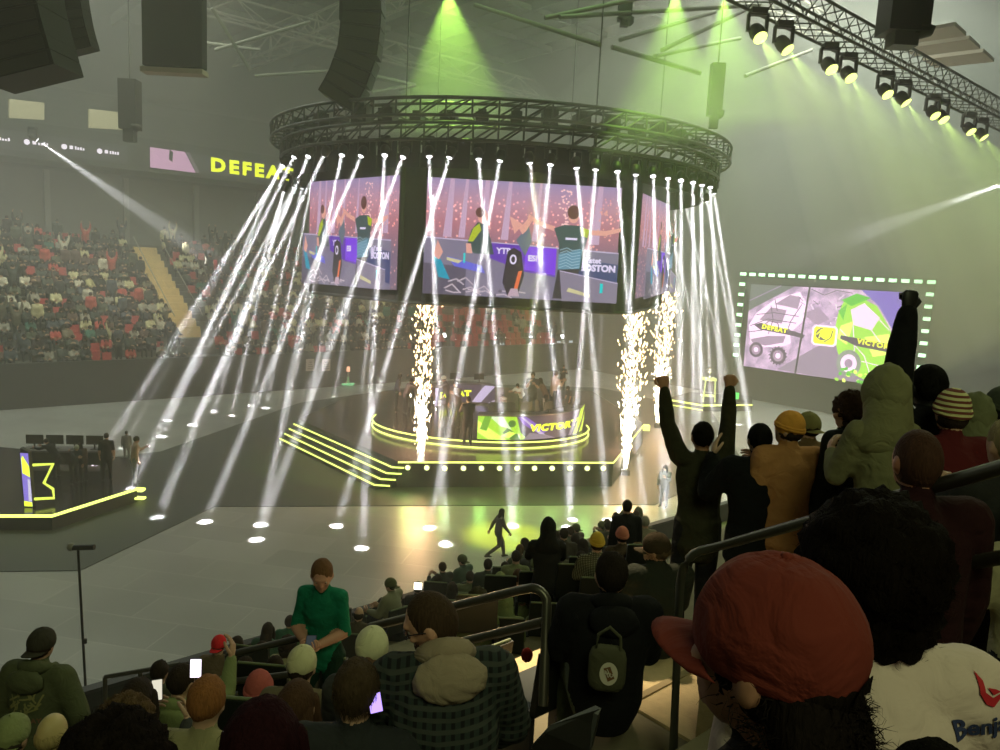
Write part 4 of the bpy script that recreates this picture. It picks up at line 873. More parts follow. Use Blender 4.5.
ARMS={'down':((.16,.0,-1),(.05,.28,-1)),'lap':((.18,.38,-1),(-.35,1,-.05)),'up':((.30,.08,1),(-.02,.05,1)),'phone':((.18,.55,-.85),(-.35,.85,.55)),'clap':((.15,.6,-.75),(-.55,.75,.55)),'chin':((.1,.5,-.9),(-.45,.5,.85)),'wide':((.9,.2,.1),(.9,.3,.35)),'forward':((.15,.9,-.4),(-.1,1,.1)),'hip':((.55,-.1,-.8),(-.6,.4,-.5))}
def rot(yaw=0,pitch=0,roll=0): return Matrix.Rotation(yaw,3,'Z')@Matrix.Rotation(-pitch,3,'X')@Matrix.Rotation(roll,3,'Y')
def build_body(pose,look,detail=1):
    """returns mesh data, joints. pose: seat, lean, twist, armL, armR, head=(yaw,pitch), legs. units metres at 1.75 m"""
    G=Geo(); seat=pose.get('seat',False); lean=pose.get('lean',0.05); bk=look.get('bulk',.012); fem=look.get('slim',1.0)
    lf=pose.get('lift',0); hipz=(.52 if seat else .93)+lf; X=Vector((1,0,0)); pel=Vector((0,0,hipz)); Rl=rot(0,lean)@Matrix.Rotation(pose.get('side',0),3,'Y'); Rc=rot(pose.get('twist',0)*.6,lean+pose.get('hunch',.05))@Matrix.Rotation(pose.get('side',0),3,'Y'); 
    q=lambda z,y=0: pel+Rl@Vector((0,y,z)); waist=q(.17); chest=waist+Rc@Vector((0,.012,.2)); nb=waist+Rc@Vector((0,-.005,.37))
    TW=Matrix.Rotation(pose.get('twist',0),3,'Z'); sx=TW@X
    w=fem
    G.loft([q(-.07),q(.0),waist,waist.lerp(chest,.6)],[(.145+bk,.105+bk),(.17+bk,.118+bk),(.148*w+bk*1.4,.108+bk*1.3),(.165*w+bk*1.4,.12+bk*1.2)],'top',X,16)
    G.loft([waist.lerp(chest,.4),chest,chest.lerp(nb,.45),chest.lerp(nb,.78),nb+Rc@Vector((0,0,.015))],[(.160*w+bk*1.4,.118+bk*1.2),(.178*w+bk*1.4,.125+bk*1.2),(.178*w+bk,.112+bk),(.125+bk*.6,.085+bk*.6),(.07,.065)],'top',sx,16)
    hy,hp=pose.get('head',(0,0)); Rh=rot(hy+pose.get('twist',0)*.6,lean*.35+hp)@Matrix.Rotation(pose.get('tilt',0),3,'Y'); nd_=(Rc@Vector((0,.02,1))*.6+Rh@Vector((0,.05,1))*.4).normalized()
    hc=nb+nd_*.152+Rh@Vector((0,.022,0)); hs=look.get('head',1.0)
    G.loft([nb-nd_*.03,nb+nd_*.05,hc-Rh@Vector((0,.01,.07))],[(.066,.062),(.056,.056),(.055,.055)],'skin',sx)
    H=lambda x,y,z: hc+Rh@Vector((x*hs,y*hs,z*hs))
    def hf(d): return 1-.10*max(0,-d.z)*max(0,-d.z)+(.03*max(0,-d.y) if d.z>-.2 else 0)
    G.add(ellip(hc,(.076*hs,.097*hs,.116*hs),Rh,20,14,hf),'skin',[H(0,-.02,0),H(0,.02,.0)],.085*hs)
    G.add(ellip(H(0,.035,-.062),(.052*hs,.055*hs,.052*hs),Rh,14,10),'skin',[H(0,.03,-.06),H(0,.05,-.065)],.04*hs)
    if detail>=2:
        G.add(loft([H(0,.092,.018),H(0,.108,-.018),H(0,.104,-.03)],[.010,.014,.011],n=8)); G.add(ellip(H(0,.088,.030),(.055,.016,.012),Rh,12,8)); G.add(ellip(H(0,.080,-.088),(.022,.018,.016),Rh,10,8)); 
        G.add(loft([H(-.022,.088,-.058),H(0,.094,-.055),H(.022,.088,-.058)],[.005,.007,.005],side=Vector((0,0,1)),n=6)); G.add(loft([H(-.018,.088,-.067),H(0,.093,-.068),H(.018,.088,-.067)],[.005,.007,.005],side=Vector((0,0,1)),n=6))
        for s in (-1,1): G.add(ellip(H(s*.04,.075,-.02),(.022,.02,.018),Rh,10,8))
    for s in (-1,1): G.add(ellip(H(s*.079,-.004,-.012),(.010,.02,.031),Rh@Matrix.Rotation(s*.3,3,'Z'),10,8))
    # arms
    J={'hands':{}}; raw=[]
    for s,key in ((-1,'armL'),(1,'armR')):
        a=pose.get(key,'down' if not seat else 'lap'); u,f=ARMS[a] if isinstance(a,str) else a[:2]
        u=TW@Vector((u[0]*s,u[1],u[2])).normalized(); f=TW@Vector((f[0]*s,f[1],f[2])).normalized()
        lift=max(0,u.z)*.06; sh=nb+Rc@Vector((s*(.172*w+bk*.6),0,-.055+lift)); el=sh+u*.285; wr=el+f*.245; ln=look.get('sleeve','long')
        ab=bk*.9+(.006 if ln=='long' else 0)
        G.loft([nb+Rc@Vector((s*.07,0,-.045)),sh],[(.06+bk*.5,.065+bk*.5),(.064+bk,.064+bk)],'top',TW@Vector((0,1,0)))
        G.loft([sh,sh.lerp(el,.5),el],[.062+ab,.053+ab,.045+ab],'top' if ln!='none' else 'skin',Vector((0,1,0)) if abs(u.y)<.8 else X)
        G.loft([el,el.lerp(wr,.35),wr],[.045+ab,.044+ab,.030+ab*.8],'top' if ln=='long' else 'skin',Vector((0,1,0)) if abs(f.y)<.8 else X)
        hd=a[2] if not isinstance(a,str) and len(a)>2 else {}
        curl=hd.get('curl',.35); palm=Vector(hd.get('palm',(-s,0,0) if abs(f.x)<.7 else (0,0,-1))); dirh=Vector(hd.get('dir',f)) 
        k=1.06
        hg=hand_geo(wr+f*.012,dirh,palm,hd.get('sgn',s if f.z>-.3 else -s),curl,k,hd.get('spread',.3))
        raw.append(hg); G.loft([wr-f*.02,wr+f*.03],[(.027,.022),(.026,.021)],'skin')
        J['hands'][s]=(wr+dirh.normalized()*.07,dirh.normalized(),palm)
    # legs
    lg=pose.get('legs'); pb=look.get('pbulk',.012)
    for i,s in enumerate((-1,1)):
        hip=pel+Vector((s*.092,0,-.02))
        if lg: kn,an=[pel+Vector((s*p[0],p[1],p[2])) for p in lg[i]]
        elif seat: kn=pel+Vector((s*.15,.43,.0)); an=pel+Vector((s*.15,.40,-.43-lf))
        else: kn=pel+Vector((s*.105,.025,-.43-lf*.5)); an=pel+Vector((s*.115,-.01,-.84-lf))
        G.loft([hip,hip.lerp(kn,.5),kn],[.088+pb,.078+pb,.060+pb],'bottom'); G.loft([kn,kn.lerp(an,.35),an],[.058+pb,.058+pb,.042+pb],'bottom')
        fd=Vector((s*.12,1,0)).normalized() if not pose.get('footdir') else Vector(pose['footdir'][i]).normalized()
        G.loft([an+Vector((0,0,-.045))-fd*.05,an+Vector((0,0,-.05))+fd*.06,an+Vector((0,0,-.062))+fd*.16],[(.04,.042),(.045,.038),(.042,.025)],'shoe')
    if look.get('hem'): # jacket or shirt hem over the hips
        G.loft([q(-.16),q(.05)],[(.185+bk,.13+bk),(.175+bk,.125+bk)],'top',X,16)
    J.update(head=hc,Rh=Rh,nb=nb,Rc=Rc,hs=hs,chest=chest,waist=waist,TW=TW)
    return G,J,raw
def fuse(G,voxel,smooth=4):
    me=bpy.data.meshes.new('tmp'); me.from_pydata(G.v,[],G.f); me.update()
    o=bpy.data.objects.new('tmp',me); COL.objects.link(o)
    r=o.modifiers.new('r','REMESH'); r.mode='VOXEL'; r.voxel_size=voxel; s=o.modifiers.new('s','SMOOTH'); s.factor=.5; s.iterations=smooth
    dg=bpy.context.evaluated_depsgraph_get(); ev=o.evaluated_get(dg); m2=bpy.data.meshes.new_from_object(ev)
    v=np.empty(len(m2.vertices)*3); m2.vertices.foreach_get('co',v); v=v.reshape(-1,3)
    f=np.empty(len(m2.polygons)*4,dtype=np.int64); m2.polygons.foreach_get('vertices',f) if len(m2.loops)==len(m2.polygons)*4 else None; f=f.reshape(-1,4)
    bpy.data.objects.remove(o); bpy.data.meshes.remove(me); bpy.data.meshes.remove(m2); return v,f
def nearest_tag(G,pts):
    best=np.full(len(pts),1e9); idx=np.zeros(len(pts),dtype=int)
    tags=['skin','top','bottom','shoe']
    for tg,line,rad in G.pr:
        ti=tags.index(tg)
        for i in range(len(line)-1):
            a=np.array(line[i]); b=np.array(line[i+1]); ab=b-a; t=np.clip(((pts-a)@ab)/max(1e-9,ab@ab),0,1); d=np.linalg.norm(pts-(a+t[:,None]*ab),axis=1)
            r=rad if not isinstance(rad,list) else rad[i]+(rad[i+1]-rad[i])*t
            dd=d-r; m=dd<best; best[m]=dd[m]; idx[m]=ti
    return idx
def wrinkle(v,G,idx,amp):
    for i in range(len(v)):
        if idx[i]==0: continue
        p=Vector(v[i]); n=noise.noise(Vector((p.x*8,p.y*8,p.z*15)))+.5*noise.noise(Vector((p.x*19,p.y*19,p.z*26)))
        v[i][0]+=n*amp*.5; v[i][1]+=n*amp; v[i][2]+=n*amp*.4
def body_mesh(pose,look,voxel,detail=1):
    G,J,raw=build_body(pose,look,detail)
    v,f=fuse(G,voxel,3 if voxel<.02 else 2)
    vi=nearest_tag(G,v)
    if voxel<=.016: wrinkle(v,G,vi,.010)
    fc=v[f].mean(1); fi=nearest_tag(G,fc)
    V=v.tolist(); Fs=f.tolist(); mi=fi.tolist()
    for hs in raw:
        for g in hs:
            o=len(V); V+=[tuple(p) for p in g[0]]; Fs+=[tuple(i+o for i in q) for q in g[1]]; mi+=[4 if look.get('glove') else 0]*len(g[1])
    me=bpy.data.meshes.new('body'); me.from_pydata(V,[],Fs); 
    for m in (look.get('skin_m') or skinm(look.get('skin',SKIN)),look.get('top_m') or cloth(look.get('top',(.03,.03,.03))),look.get('bottom_m') or cloth(look.get('bottom',(.02,.02,.025))),mat('shoe_dark',(.03,.03,.03),.6),cloth((.03,.03,.03))): me.materials.append(m)
    me.polygons.foreach_set('material_index',mi); me.polygons.foreach_set('use_smooth',[True]*len(mi)); me.update()
    return me,J
def shellobj(name,parts,m,parent,smooth=True,sol=0):
    mb=MB(); 
    for g in parts: mb.add(g[0],g[1],m,smooth)
    o=mb.build(name,parent)
    if sol: s=o.modifiers.new('s','SOLIDIFY'); s.thickness=sol; s.offset=0
    return o
def strands(J,n,c,r,L,droop,rnd,side=1.0,w=.0016,curl=.25):
    vs=[];fs=[];hc,R,hs=J['head'],J['Rh'],J['hs']
    for i in range(n):
        d=Vector((rnd.gauss(0,1),rnd.gauss(0,1)-.3,rnd.gauss(0,1)+.35)).normalized()
        if d.y>.55 or d.z<-.75: continue
        p=Vector(c)+Vector((d.x*r[0],d.y*r[1],d.z*r[2])); t=Vector((-d.y,d.x,0))*rnd.uniform(-1,1)+d*.6+Vector((0,0,-droop)); t.normalize(); l=L*rnd.uniform(.5,1.2); q=p; pts=[q]
        for j in range(3): t=(t+Vector((0,0,-droop*.5))-d*.25*(1 if droop>.3 else -.2)+Vector((rnd.gauss(0,curl),rnd.gauss(0,curl),rnd.gauss(0,curl)))).normalized(); q=q+t*l/3; pts.append(q)
        s=t.orthogonal().normalized()*w; o=len(vs)
        for k,p_ in enumerate(pts): 
            ww=s*(1-k/3.3); vs+=[hc+R@((p_-ww)*hs),hc+R@((p_+ww)*hs)]
        for k in range(3): fs.append((o+2*k,o+2*k+1,o+2*k+3,o+2*k+2))
    return vs,fs
def headgear(kind,J,look,parent,near=False,seed=0):
    hc,R,hs=J['head'],J['Rh'],J['hs']; rnd=random.Random(seed); res=(36,26) if near else (18,12)
    H=lambda x,y,z: hc+R@Vector((x*hs,y*hs,z*hs))
    def E(c,r,fn=None,M=None,n=None): return ellip(H(*c),tuple(x*hs for x in r),R@(M or Matrix.Identity(3)),*(n or res),fn)
    def nz(a,f,s=0): return lambda d: 1+a*noise.noise(d*f+Vector((s,seed,0)))+a*.5*noise.noise(d*f*2.6)
    hm=hairm(look.get('hair',(.03,.02,.015)))
    def add(name,parts,m,**k): return shellobj(name,parts,m,parent,**k)
    if kind in ('short','under','long','curly','afro','bun','buzz','bald','pony','parted'):
        P_=[]
        if kind=='buzz': P_=[E((0,-.010,.008),(.0785,.098,.117))]
        elif kind=='bald': P_=[E((0,-.018,-.012),(.080,.092,.07),nz(.05,3))]
        elif kind=='short': P_=[E((0,-.014,.022),(.083,.099,.106),nz(.06,3))]; 
        elif kind=='parted': P_=[E((0,-.008,.024),(.086,.105,.108),nz(.07,2.5))]
        elif kind in('long','pony'):
            P_=[E((0,-.012,.020),(.087,.104,.112),nz(.05,3))]
            if kind=='long': P_.append(loft([H(0,-.03,.02),H(0,-.065,-.10),H(0,-.09,-.22),H(0,-.09,-.30)],[(.086*hs,.075*hs),(.098*hs,.055*hs),(.095*hs,.04*hs),(.06*hs,.02*hs)],side=R@Vector((1,0,0)),n=16)); P_+= [loft([H(s*.07,.02,.03),H(s*.085,.02,-.08),H(s*.085,.03,-.2)],[.03*hs,.032*hs,.015*hs],n=10) for s in (-1,1)]
            else: P_.append(loft([H(0,-.10,.04),H(0,-.14,.0),H(0,-.13,-.1),H(0,-.11,-.2)],[.025*hs,.035*hs,.03*hs,.01*hs],n=10))
        elif kind=='bun': P_=[E((0,-.012,.020),(.086,.102,.112),nz(.05,3)),E((0,-.08,.10),(.045,.045,.04),nz(.1,3))]
        elif kind=='curly':
            P_=[E((0,-.02,.022),(.112,.122,.120),nz(.20,4.5)),E((0,-.045,-.08),(.105,.075,.09),nz(.25,5))]
            for i in range(40 if near else 16):
                d=Vector((rnd.gauss(0,1),rnd.gauss(-.5,1),rnd.gauss(.2,1))).normalized(); P_.append(E((d.x*.10,-.02+d.y*.11,d.z*.11),(.028,.028,.028),nz(.3,3),None,(9,7)))
        elif kind=='afro': P_=[E((0,-.02,.03),(.135,.14,.135),nz(.14,5)),E((0,-.04,-.06),(.12,.09,.10),nz(.16,5))]
        if near:
            if kind in('curly','afro'): P_.append(strands(J,4500,(0,-.02,.02),((.128,.135,.130) if kind=='afro' else (.110,.120,.118)),.030,.0,rnd,w=.0008,curl=1.2)); P_.append(strands(J,2200,(0,-.045,-.07),(.105,.078,.085),.030,.2,rnd,w=.0008,curl=1.2))
            elif kind in('short','parted','long','bun','pony'): P_.append(strands(J,1500,(0,-.014,.02),(.083,.10,.107),.035,.9,rnd,w=.0012))
        add('hair',P_,hm)
    elif kind in('cap','cap_back','bigcap'):
        cm_=look.get('hat_m') or cloth(look.get('hat',(.5,.5,.45)))
        def cutf(d): return 1+.015*math.cos(6*math.atan2(d.y,d.x))**8+.02*noise.noise(d*3)
        g=E((0,-.006,.028),(.088,.108,.104),cutf); keep=[]; z0=-.012
        vs=[]; 
        inv=R.transposed()
        for v in g[0]:
            l=inv@(v-hc)/hs; 
            if l.z<z0+.03*max(0,-l.y/.1)*0: l=Vector((l.x*(1 if l.z>-.02 else .97),l.y*.99,max(l.z,z0-.004)))
            vs.append(hc+R@(l*hs))
        fs=[f for f in g[1] if max((inv@(vs[i]-hc)/hs).z for i in f)>z0+.001]
        cap=add('cap',[(vs,fs)],cm_,sol=.003)
        # brim
        sgn=-1 if kind=='cap_back' else 1; bw=[];bf=[];NA,NR=14,5
        for i in range(NA+1):
            a=-1.15+2.3*i/NA
            for j in range(NR+1):
                t=j/NR; x=math.sin(a)*(.086+.0*t); y=math.cos(a)*.10+t*(.078*math.cos(a*.9)); x=math.sin(a)*(.085-.012*t*abs(math.sin(a))); z=-.004-.012*t-.30*x*x/.085 ; bw.append(H(x,sgn*y-.006,z))
        for i in range(NA):
            for j in range(NR): bf.append((i*(NR+1)+j,(i+1)*(NR+1)+j,(i+1)*(NR+1)+j+1,i*(NR+1)+j+1))
        b=add('brim',[(bw,bf)],look.get('brim_m') or cm_,sol=.004); b.parent=cap
        bt=add('cap_button',[E((0,-.006,.133),(.009,.009,.006),None,None,(10,6))],cm_); bt.parent=cap
        if kind=='cap':   # strap opening at the back shows hair under an arch
            arch=[]; pa=[]
            for i in range(9): a=PI*i/8; pa.append((.030*math.cos(a),.034*math.sin(a)))
            vs=[H(0,-.111,-.006)]+[H(x*.95,-math.sqrt(max(0,1-(x/.088)**2-(max(0,z-.034)/.104)**2))*.1115-.007,z-.012+.0) for x,z in pa]; add('strap_opening',[(vs,[(0,i,i+1) for i in range(1,9)])],hm,smooth=False).parent=cap
            for s in (-1,1):
                for zz,yy,xx in ((.085,-.08,.035),(.06,-.085,.055)): pass
        add('hair',[E((0,-.014,-.002),(.081,.100,.085),nz(.06,3))]+([strands(J,900,(0,-.014,-.025),(.081,.098,.065),.028,.6,rnd,w=.0012,curl=.9)] if near else []),hm)
        if look.get('long'):
            add('long_hair',[loft([H(0,-.05,-.02),H(0,-.075,-.09),H(-.01,-.10,-.16),H(-.02,-.13,-.20)],[(.080*hs,.055*hs),(.088*hs,.055*hs),(.07*hs,.04*hs),(.03*hs,.015*hs)],side=R@Vector((1,0,0)),n=18),strands(J,2600,(0,-.05,-.085),(.080,.078,.080),.040,.6,rnd,w=.0011,curl=1.1)],hm)
    elif kind=='beanie':
        cm_=look.get('hat_m') or cloth(look.get('hat',(.5,.3,.1)))
        g=E((0,-.012,.035),(.090,.108,.115),lambda d:1+.012*math.sin(30*math.atan2(d.y,d.x))+.03*noise.noise(d*3)+.05*max(0,d.z)*max(0,-d.y)); bn=add('beanie',[g],cm_)
        rp=[H(.084*math.cos(a),-.012+.102*math.sin(a),.018+.02*math.sin(a)) for a in [2*PI*i/24 for i in range(24)]]
        mb=MB(); mb.tube([p_+R@Vector((0,0,.016)) for p_ in rp],.014*hs,look.get('cuff_m') or cm_,8,closed=True); mb.tube(rp,.015*hs,look.get('cuff_m') or cm_,8,closed=True); c=mb.build('cuff',parent); c.parent=bn
        add('hair',[E((0,-.014,-.015),(.081,.098,.075),nz(.08,3))],hm)
    elif kind=='hood':
        cm_=look.get('hat_m') or cloth(look.get('hat',look.get('top',(.1,.1,.05))))
        nb=J['nb']; g=E((0,-.022,.020),(.108,.128,.135),lambda d:1+.07*noise.noise(d*3+Vector((seed,0,0)))+.035*noise.noise(d*8+Vector((seed,0,0)))+.12*max(0,d.z)**4-.03*abs(d.x)+.03*math.exp(-(d.x/.08)**2)); g2=loft([H(0,-.03,.0),H(0,-.05,-.09),nb+J['Rc']@Vector((0,-.03,.0)),nb+J['Rc']@Vector((0,-.01,-.08))],[(.102*hs,.118*hs),(.108*hs,.112*hs),(.150,.12),(.20,.13)],side=R@Vector((1,0,0)),n=18)
        add('hood',[g,g2],cm_)
    if look.get('hooddown'):
        m=look.get('hood_m') or cloth(look.get('hood_col',look.get('top',(.1,.1,.05)))); nb,Rc=J['nb'],J['Rc']; pts=[];rr=[]
        for i in range(13):
            a=PI*1.45*(i/12)-PI*.225+PI; x=math.cos(a)*.098; y=math.sin(a)*.105; pts.append(nb+Rc@Vector((x,y+.005,.012-.03*max(0,math.sin(a))+.028*max(0,-math.sin(a))))); s=max(0,-math.sin(a)); rr.append((.024+.030*s,.026+.018*s))
        g=loft(pts,rr,side=Vector((0,0,1)),n=14)
        g2=ellip(nb+Rc@Vector((0,-.135,-.055)),(.14,.06,.09),Rc,res[0],res[1],lambda d:1+.10*noise.noise(d*3.5+Vector((seed,1,0))))
        add('hood',[g,g2],m)
    if look.get('glasses'):
        gm_=mat('glasses_frame',(.03,.025,.03),.3); mb=MB()
        for s in (-1,1):
            ps=[H(s*.033+.026*math.cos(a),.104+(-.006)*abs(s*.033+.026*math.cos(a))/.05,.004+.019*math.sin(a)) for a in [2*PI*i/14 for i in range(14)]]; mb.tube(ps,.0025*hs,gm_,5,closed=True); mb.tube([H(s*.059,.098,.010),H(s*.079,.02,.008),H(s*.08,-.012,-.004)],.0025*hs,gm_,5)
        mb.tube([H(-.008,.107,.006),H(.008,.107,.006)],.002*hs,gm_,5); mb.build('glasses',parent)
    if look.get('beard'): add('beard',[E((0,.050,-.080),(.052,.052,.045),nz(.1,4))],hairm(look['beard']))
    if look.get('eyes'):
        for s in (-1,1): add('eye',[ellip(H(s*.031,.078,.004),(.012*hs,)*3,R,10,8)],mat('eye_white',(.5,.48,.45),.2)); add('pupil',[ellip(H(s*.031,.0885,.003),(.0055*hs,.003*hs,.0055*hs),R,8,6)],mat('eye_dark',(.03,.02,.02),.2))
PEOPLE=[]
def place_root(headpos,J,yaw,s):
    Rz=Matrix.Rotation(yaw,3,'Z'); o=Rz@(J['head']*s); return Vector((headpos.x-o.x,headpos.y-o.y,headpos.z-o.z))
STAGE_T=Vector((0,34,0))
def person(px,py,t=None,fix=False,hpx=None,pose=None,look=None,gear='short',label='',group=None,face=None,voxel=None,z=None,near=False,scale=None,detail=1,turn=0.0):
    """px,py: head centre in the photo. t: distance, or hpx: head height in photo pixels; z: ground height if not on the near stand"""
    pose=dict(pose or {}); look=dict(look or {}); seat=pose.get('seat',False)
    if t is None: t=.245*F/hpx
    want=None
    G,J,raw=build_body(pose,look,0); hz=J['head'].z
    if z is None and scale is None:
        best=None
        for k in ([0] if fix else range(-8,9)):
            tt=t*(1+k*.012); p=A(px,py,tt); v=uv_of(p)[1]; g=tz(v); d=(p.z-g)-hz; c=abs(d)*3+abs(k*.012)*2
            if best is None or c<best[0]: best=(c,tt,d,g)
        _,t,d,g=best; s=pose.get('s',1.0); d=(A(px,py,t).z-g)/s-hz; pose['lift']=max(-.25,min(.3,d))
    else:
        p=A(px,py,t); s=scale or (p.z-z)/hz; g=z if z is not None else tz(uv_of(p)[1])
    hp=A(px,py,t)
    if face is None: dv=STAGE_T-hp; yaw=math.atan2(dv.y,dv.x)-PI/2+turn
    else: yaw=math.radians(face)
    vx=voxel or (.011 if near else .017 if t<5 else .024 if t<9 else .034)
    me,J=body_mesh(pose,look,vx,detail)
    r=place_root(hp,J,yaw,s); root=empty('person',r,yaw); root.scale=(s,s,s)
    # feet to the ground
    b=bpy.data.objects.new('body',me); COL.objects.link(b); b.parent=root
    headgear(gear,J,look,root,near or t<3.2,len(PEOPLE)+1)
    tag(root,label,'person',group); PEOPLE.append((label,px,py,round(t,2),round(s,2),round(r.z-g,2)))
    return root,J,s,yaw
# ---- plaid and knit patterns
def plaid(name,a,b,c,sc=14):
    m=mat(name,a,.9,spec=.2); nt=m.node_tree; bs=nt.nodes['Principled BSDF']; tc=nd(nt,'ShaderNodeTexCoord'); prev=None
    for ax_,col in (('X',b),('Z',c)):
        w=nd(nt,'ShaderNodeTexWave'); w.bands_direction=ax_; w.inputs['Scale'].default_value=sc; w.inputs['Distortion'].default_value=.3; nt.links.new(tc.outputs['Object'],w.inputs['Vector'])
        r=nd(nt,'ShaderNodeValToRGB'); r.color_ramp.elements[0].position=.55; r.color_ramp.elements[1].position=.7; nt.links.new(w.outputs['Fac'],r.inputs[0])
        mx=nd(nt,'ShaderNodeMix',data_type='RGBA'); mx.inputs[6].default_value=(*a,1); mx.inputs[7].default_value=(*col,1); nt.links.new(r.outputs[0],mx.inputs['Factor'])
        if prev: nt.links.new(prev,mx.inputs[6])
        prev=mx.outputs[2]
    nt.links.new(prev,bs.inputs['Base Color']); return m
def stripes(name,a,b,sc=9):
    m=mat(name,a,.9,spec=.2); nt=m.node_tree; bs=nt.nodes['Principled BSDF']; tc=nd(nt,'ShaderNodeTexCoord'); w=nd(nt,'ShaderNodeTexWave'); w.bands_direction='Z'; w.inputs['Scale'].default_value=sc; w.inputs['Distortion'].default_value=1
    nt.links.new(tc.outputs['Object'],w.inputs['Vector']); r=nd(nt,'ShaderNodeValToRGB'); r.color_ramp.elements[0].position=.45; r.color_ramp.elements[1].position=.55; r.color_ramp.elements[0].color=(*a,1); r.color_ramp.elements[1].color=(*b,1); nt.links.new(w.outputs['Fac'],r.inputs[0]); nt.links.new(r.outputs[0],bs.inputs['Base Color']); return m
def project_on(root,J,vs,fs,m,name,origin,axx,axz,dist=.35):
    """lay flat shapes onto the back of a person's body"""
    body=[c for c in root.children if c.name.startswith('body')][0]; bm=bmesh.new(); bm.from_mesh(body.data); bt=BVHTree.FromBMesh(bm); bm.free()
    n=axx.cross(axz).normalized(); out=[]
    for v in vs:
        p=origin+axx*v[0]+axz*v[1]; h=bt.ray_cast(p+n*dist,-n,dist*2); out.append((h[0] if h[0] else p)+n*.004)
    mb=MB(); mb.add(out,fs,m); o=mb.build(name,root); return o
def subdiv2(vs,fs,mx=.02):
    bm=bmesh.new(); bv=[bm.verts.new((v[0],v[1],0)) for v in vs]
    for f in fs:
        try: bm.faces.new([bv[i] for i in f])
        except ValueError: pass
    bmesh.ops.triangulate(bm,faces=bm.faces[:])
    for _ in range(4):
        es=[e for e in bm.edges if e.calc_length()>mx]
        if not es: break
        bmesh.ops.subdivide_edges(bm,edges=es,cuts=1)
    bmesh.ops.triangulate(bm,faces=bm.faces[:]); bm.verts.index_update(); r=[tuple(v.co) for v in bm.verts],[tuple(v.index for v in f.verts) for f in bm.faces]; bm.free(); return r
# ================================================================== WHO IS WHERE
K=(.018,.018,.02); OLV=(.13,.14,.06); 
def floor_person(fx,fy,zz,hpx,pose,look,gear,label,face=0,group=None,voxel=.04,scale=None):
    p=P(fx,fy,zz); s=scale or (hpx*p.y/F)/1.76; me,J=body_mesh(pose,look,voxel,0); r=empty('person',p,math.radians(face)); r.scale=(s,s,s)
    b=bpy.data.objects.new('body',me); COL.objects.link(b); b.parent=r; headgear(gear,J,look,r,False,len(PEOPLE)); tag(r,label,'person',group); PEOPLE.append((label,fx,fy,round(p.y,1),round(s,2),0)); return r,J,s
# ---- on the floor and the stages
floor_person(497,558,0,54,{'lean':.08,'armL':((.2,-.75,-1),(.1,-.4,-1)),'armR':((.1,.4,-1),(.1,.7,-.9)),'legs':[((.1,.22,-.40),(.1,.28,-.85)),((.1,.02,-.45),(.1,-.42,-.74))]},{'top':(.12,.11,.10),'bottom':(.10,.09,.08),'hair':(.02,.015,.012),'slim':.9},'long','woman with long dark hair striding across the pale floor',-68,voxel=.02)
floor_person(467,446,DZ,52,{'armL':'phone','armR':'phone'},{'top':K,'bottom':K,'sleeve':'short'},'short','presenter in black standing at the front of the dais',20,voxel=.03)
ST=[(456,427,44,'short',(.04,.03,.03),'dark dressed player just behind the presenter',150,{'armL':'phone','armR':'down','lean':.2}),
(448,418,40,'cap_back',(.05,.04,.05),'player in dark clothes beside the DEFEAT desk end',100,{'lean':.3,'armL':'forward'}),
(405,413,33,'short',(.10,.06,.06),'player in dark red leaning near the left spark fountain',-60,{'lean':.35,'armL':'forward','armR':'forward'}),
(396,410,34,'long',(.06,.05,.06),'player in black walking left of the left spark fountain',-80,{'lean':.15}),
(432,416,34,'short',(.12,.07,.08),'player in dark shirt right of the left spark fountain',70,{'lean':.3,'armR':'forward'}),
(412,402,30,'short',(.05,.05,.07),'farther player behind the left spark fountain',40,{'armL':'clap','armR':'clap'}),
(521,415,34,'short',(.45,.40,.33),'player in a pale shirt bending over the VICTORY desk',150,{'lean':.75,'armL':'forward','armR':'forward'}),
(531,417,42,'short',(.03,.03,.035),'player in black standing tallest behind the VICTORY desk',170,{'armL':'phone','armR':'chin'}),
(545,416,36,'long',(.14,.09,.07),'player in brown embracing a teammate behind the desk',80,{'lean':.4,'armL':'forward','armR':'forward'}),
(552,415,41,'short',(.40,.30,.26),'teammate in pale top standing inside the embrace',-60,{'armL':'forward','armR':'clap'}),
(570,413,26,'curly',(.04,.04,.04),'player in dark clothes at the lime striped desk end',120,{'lean':.4,'armL':'down'}),
(504,417,24,'short',(.35,.30,.28),'player in a grey top crouching among the gaming chairs',160,{'lean':.6,'armL':'forward'})]
for fx,fy,h,g,c,l,fc,ps in ST: floor_person(fx,fy,DZ,h*1.12,ps,{'top':tuple(min(.7,x*1.9) for x in c),'bottom':K,'sleeve':'short' if fx>500 else 'long'},g,l,fc,'players celebrating on the dais')
floor_person(562,391,SZ,27,{'armL':'phone','armR':'phone'},{'top':K,'bottom':K},'short','camera operator in black at the back of the stage',190)
floor_person(663,507,0,46,{'armL':'phone','lean':.1},{'top':(.20,.20,.22),'bottom':(.15,.16,.2)},'long','figure in pale grey walking beyond the raised arms',150,voxel=.03)
LS=[(57,477,44,'short',K,'crew member in black bent over the left end of the side desk',80,{'lean':.7,'armR':'forward','armL':'forward'},K),
(74,484,44,'cap_back',(.03,.03,.035),'crew member in a dark cap leaning beside the side desk',-120,{'lean':.35,'armR':'forward'},K),
(84,482,42,'long',(.10,.06,.05),'woman with dark hair sitting low at the side desk',60,{'lean':.3,'armL':'forward'},K),
(107,481,51,'short',K,'man in black standing with his back turned on the side platform',20,{},K),
(135,484,51,'parted',(.50,.37,.27),'woman in a beige top and grey trousers at the platform tip',-60,{'armL':'phone','armR':'down'},(.22,.22,.22)),
(127,461,32,'short',(.25,.25,.25),'person in grey beyond the woman in beige',30,{},(.2,.2,.2))]
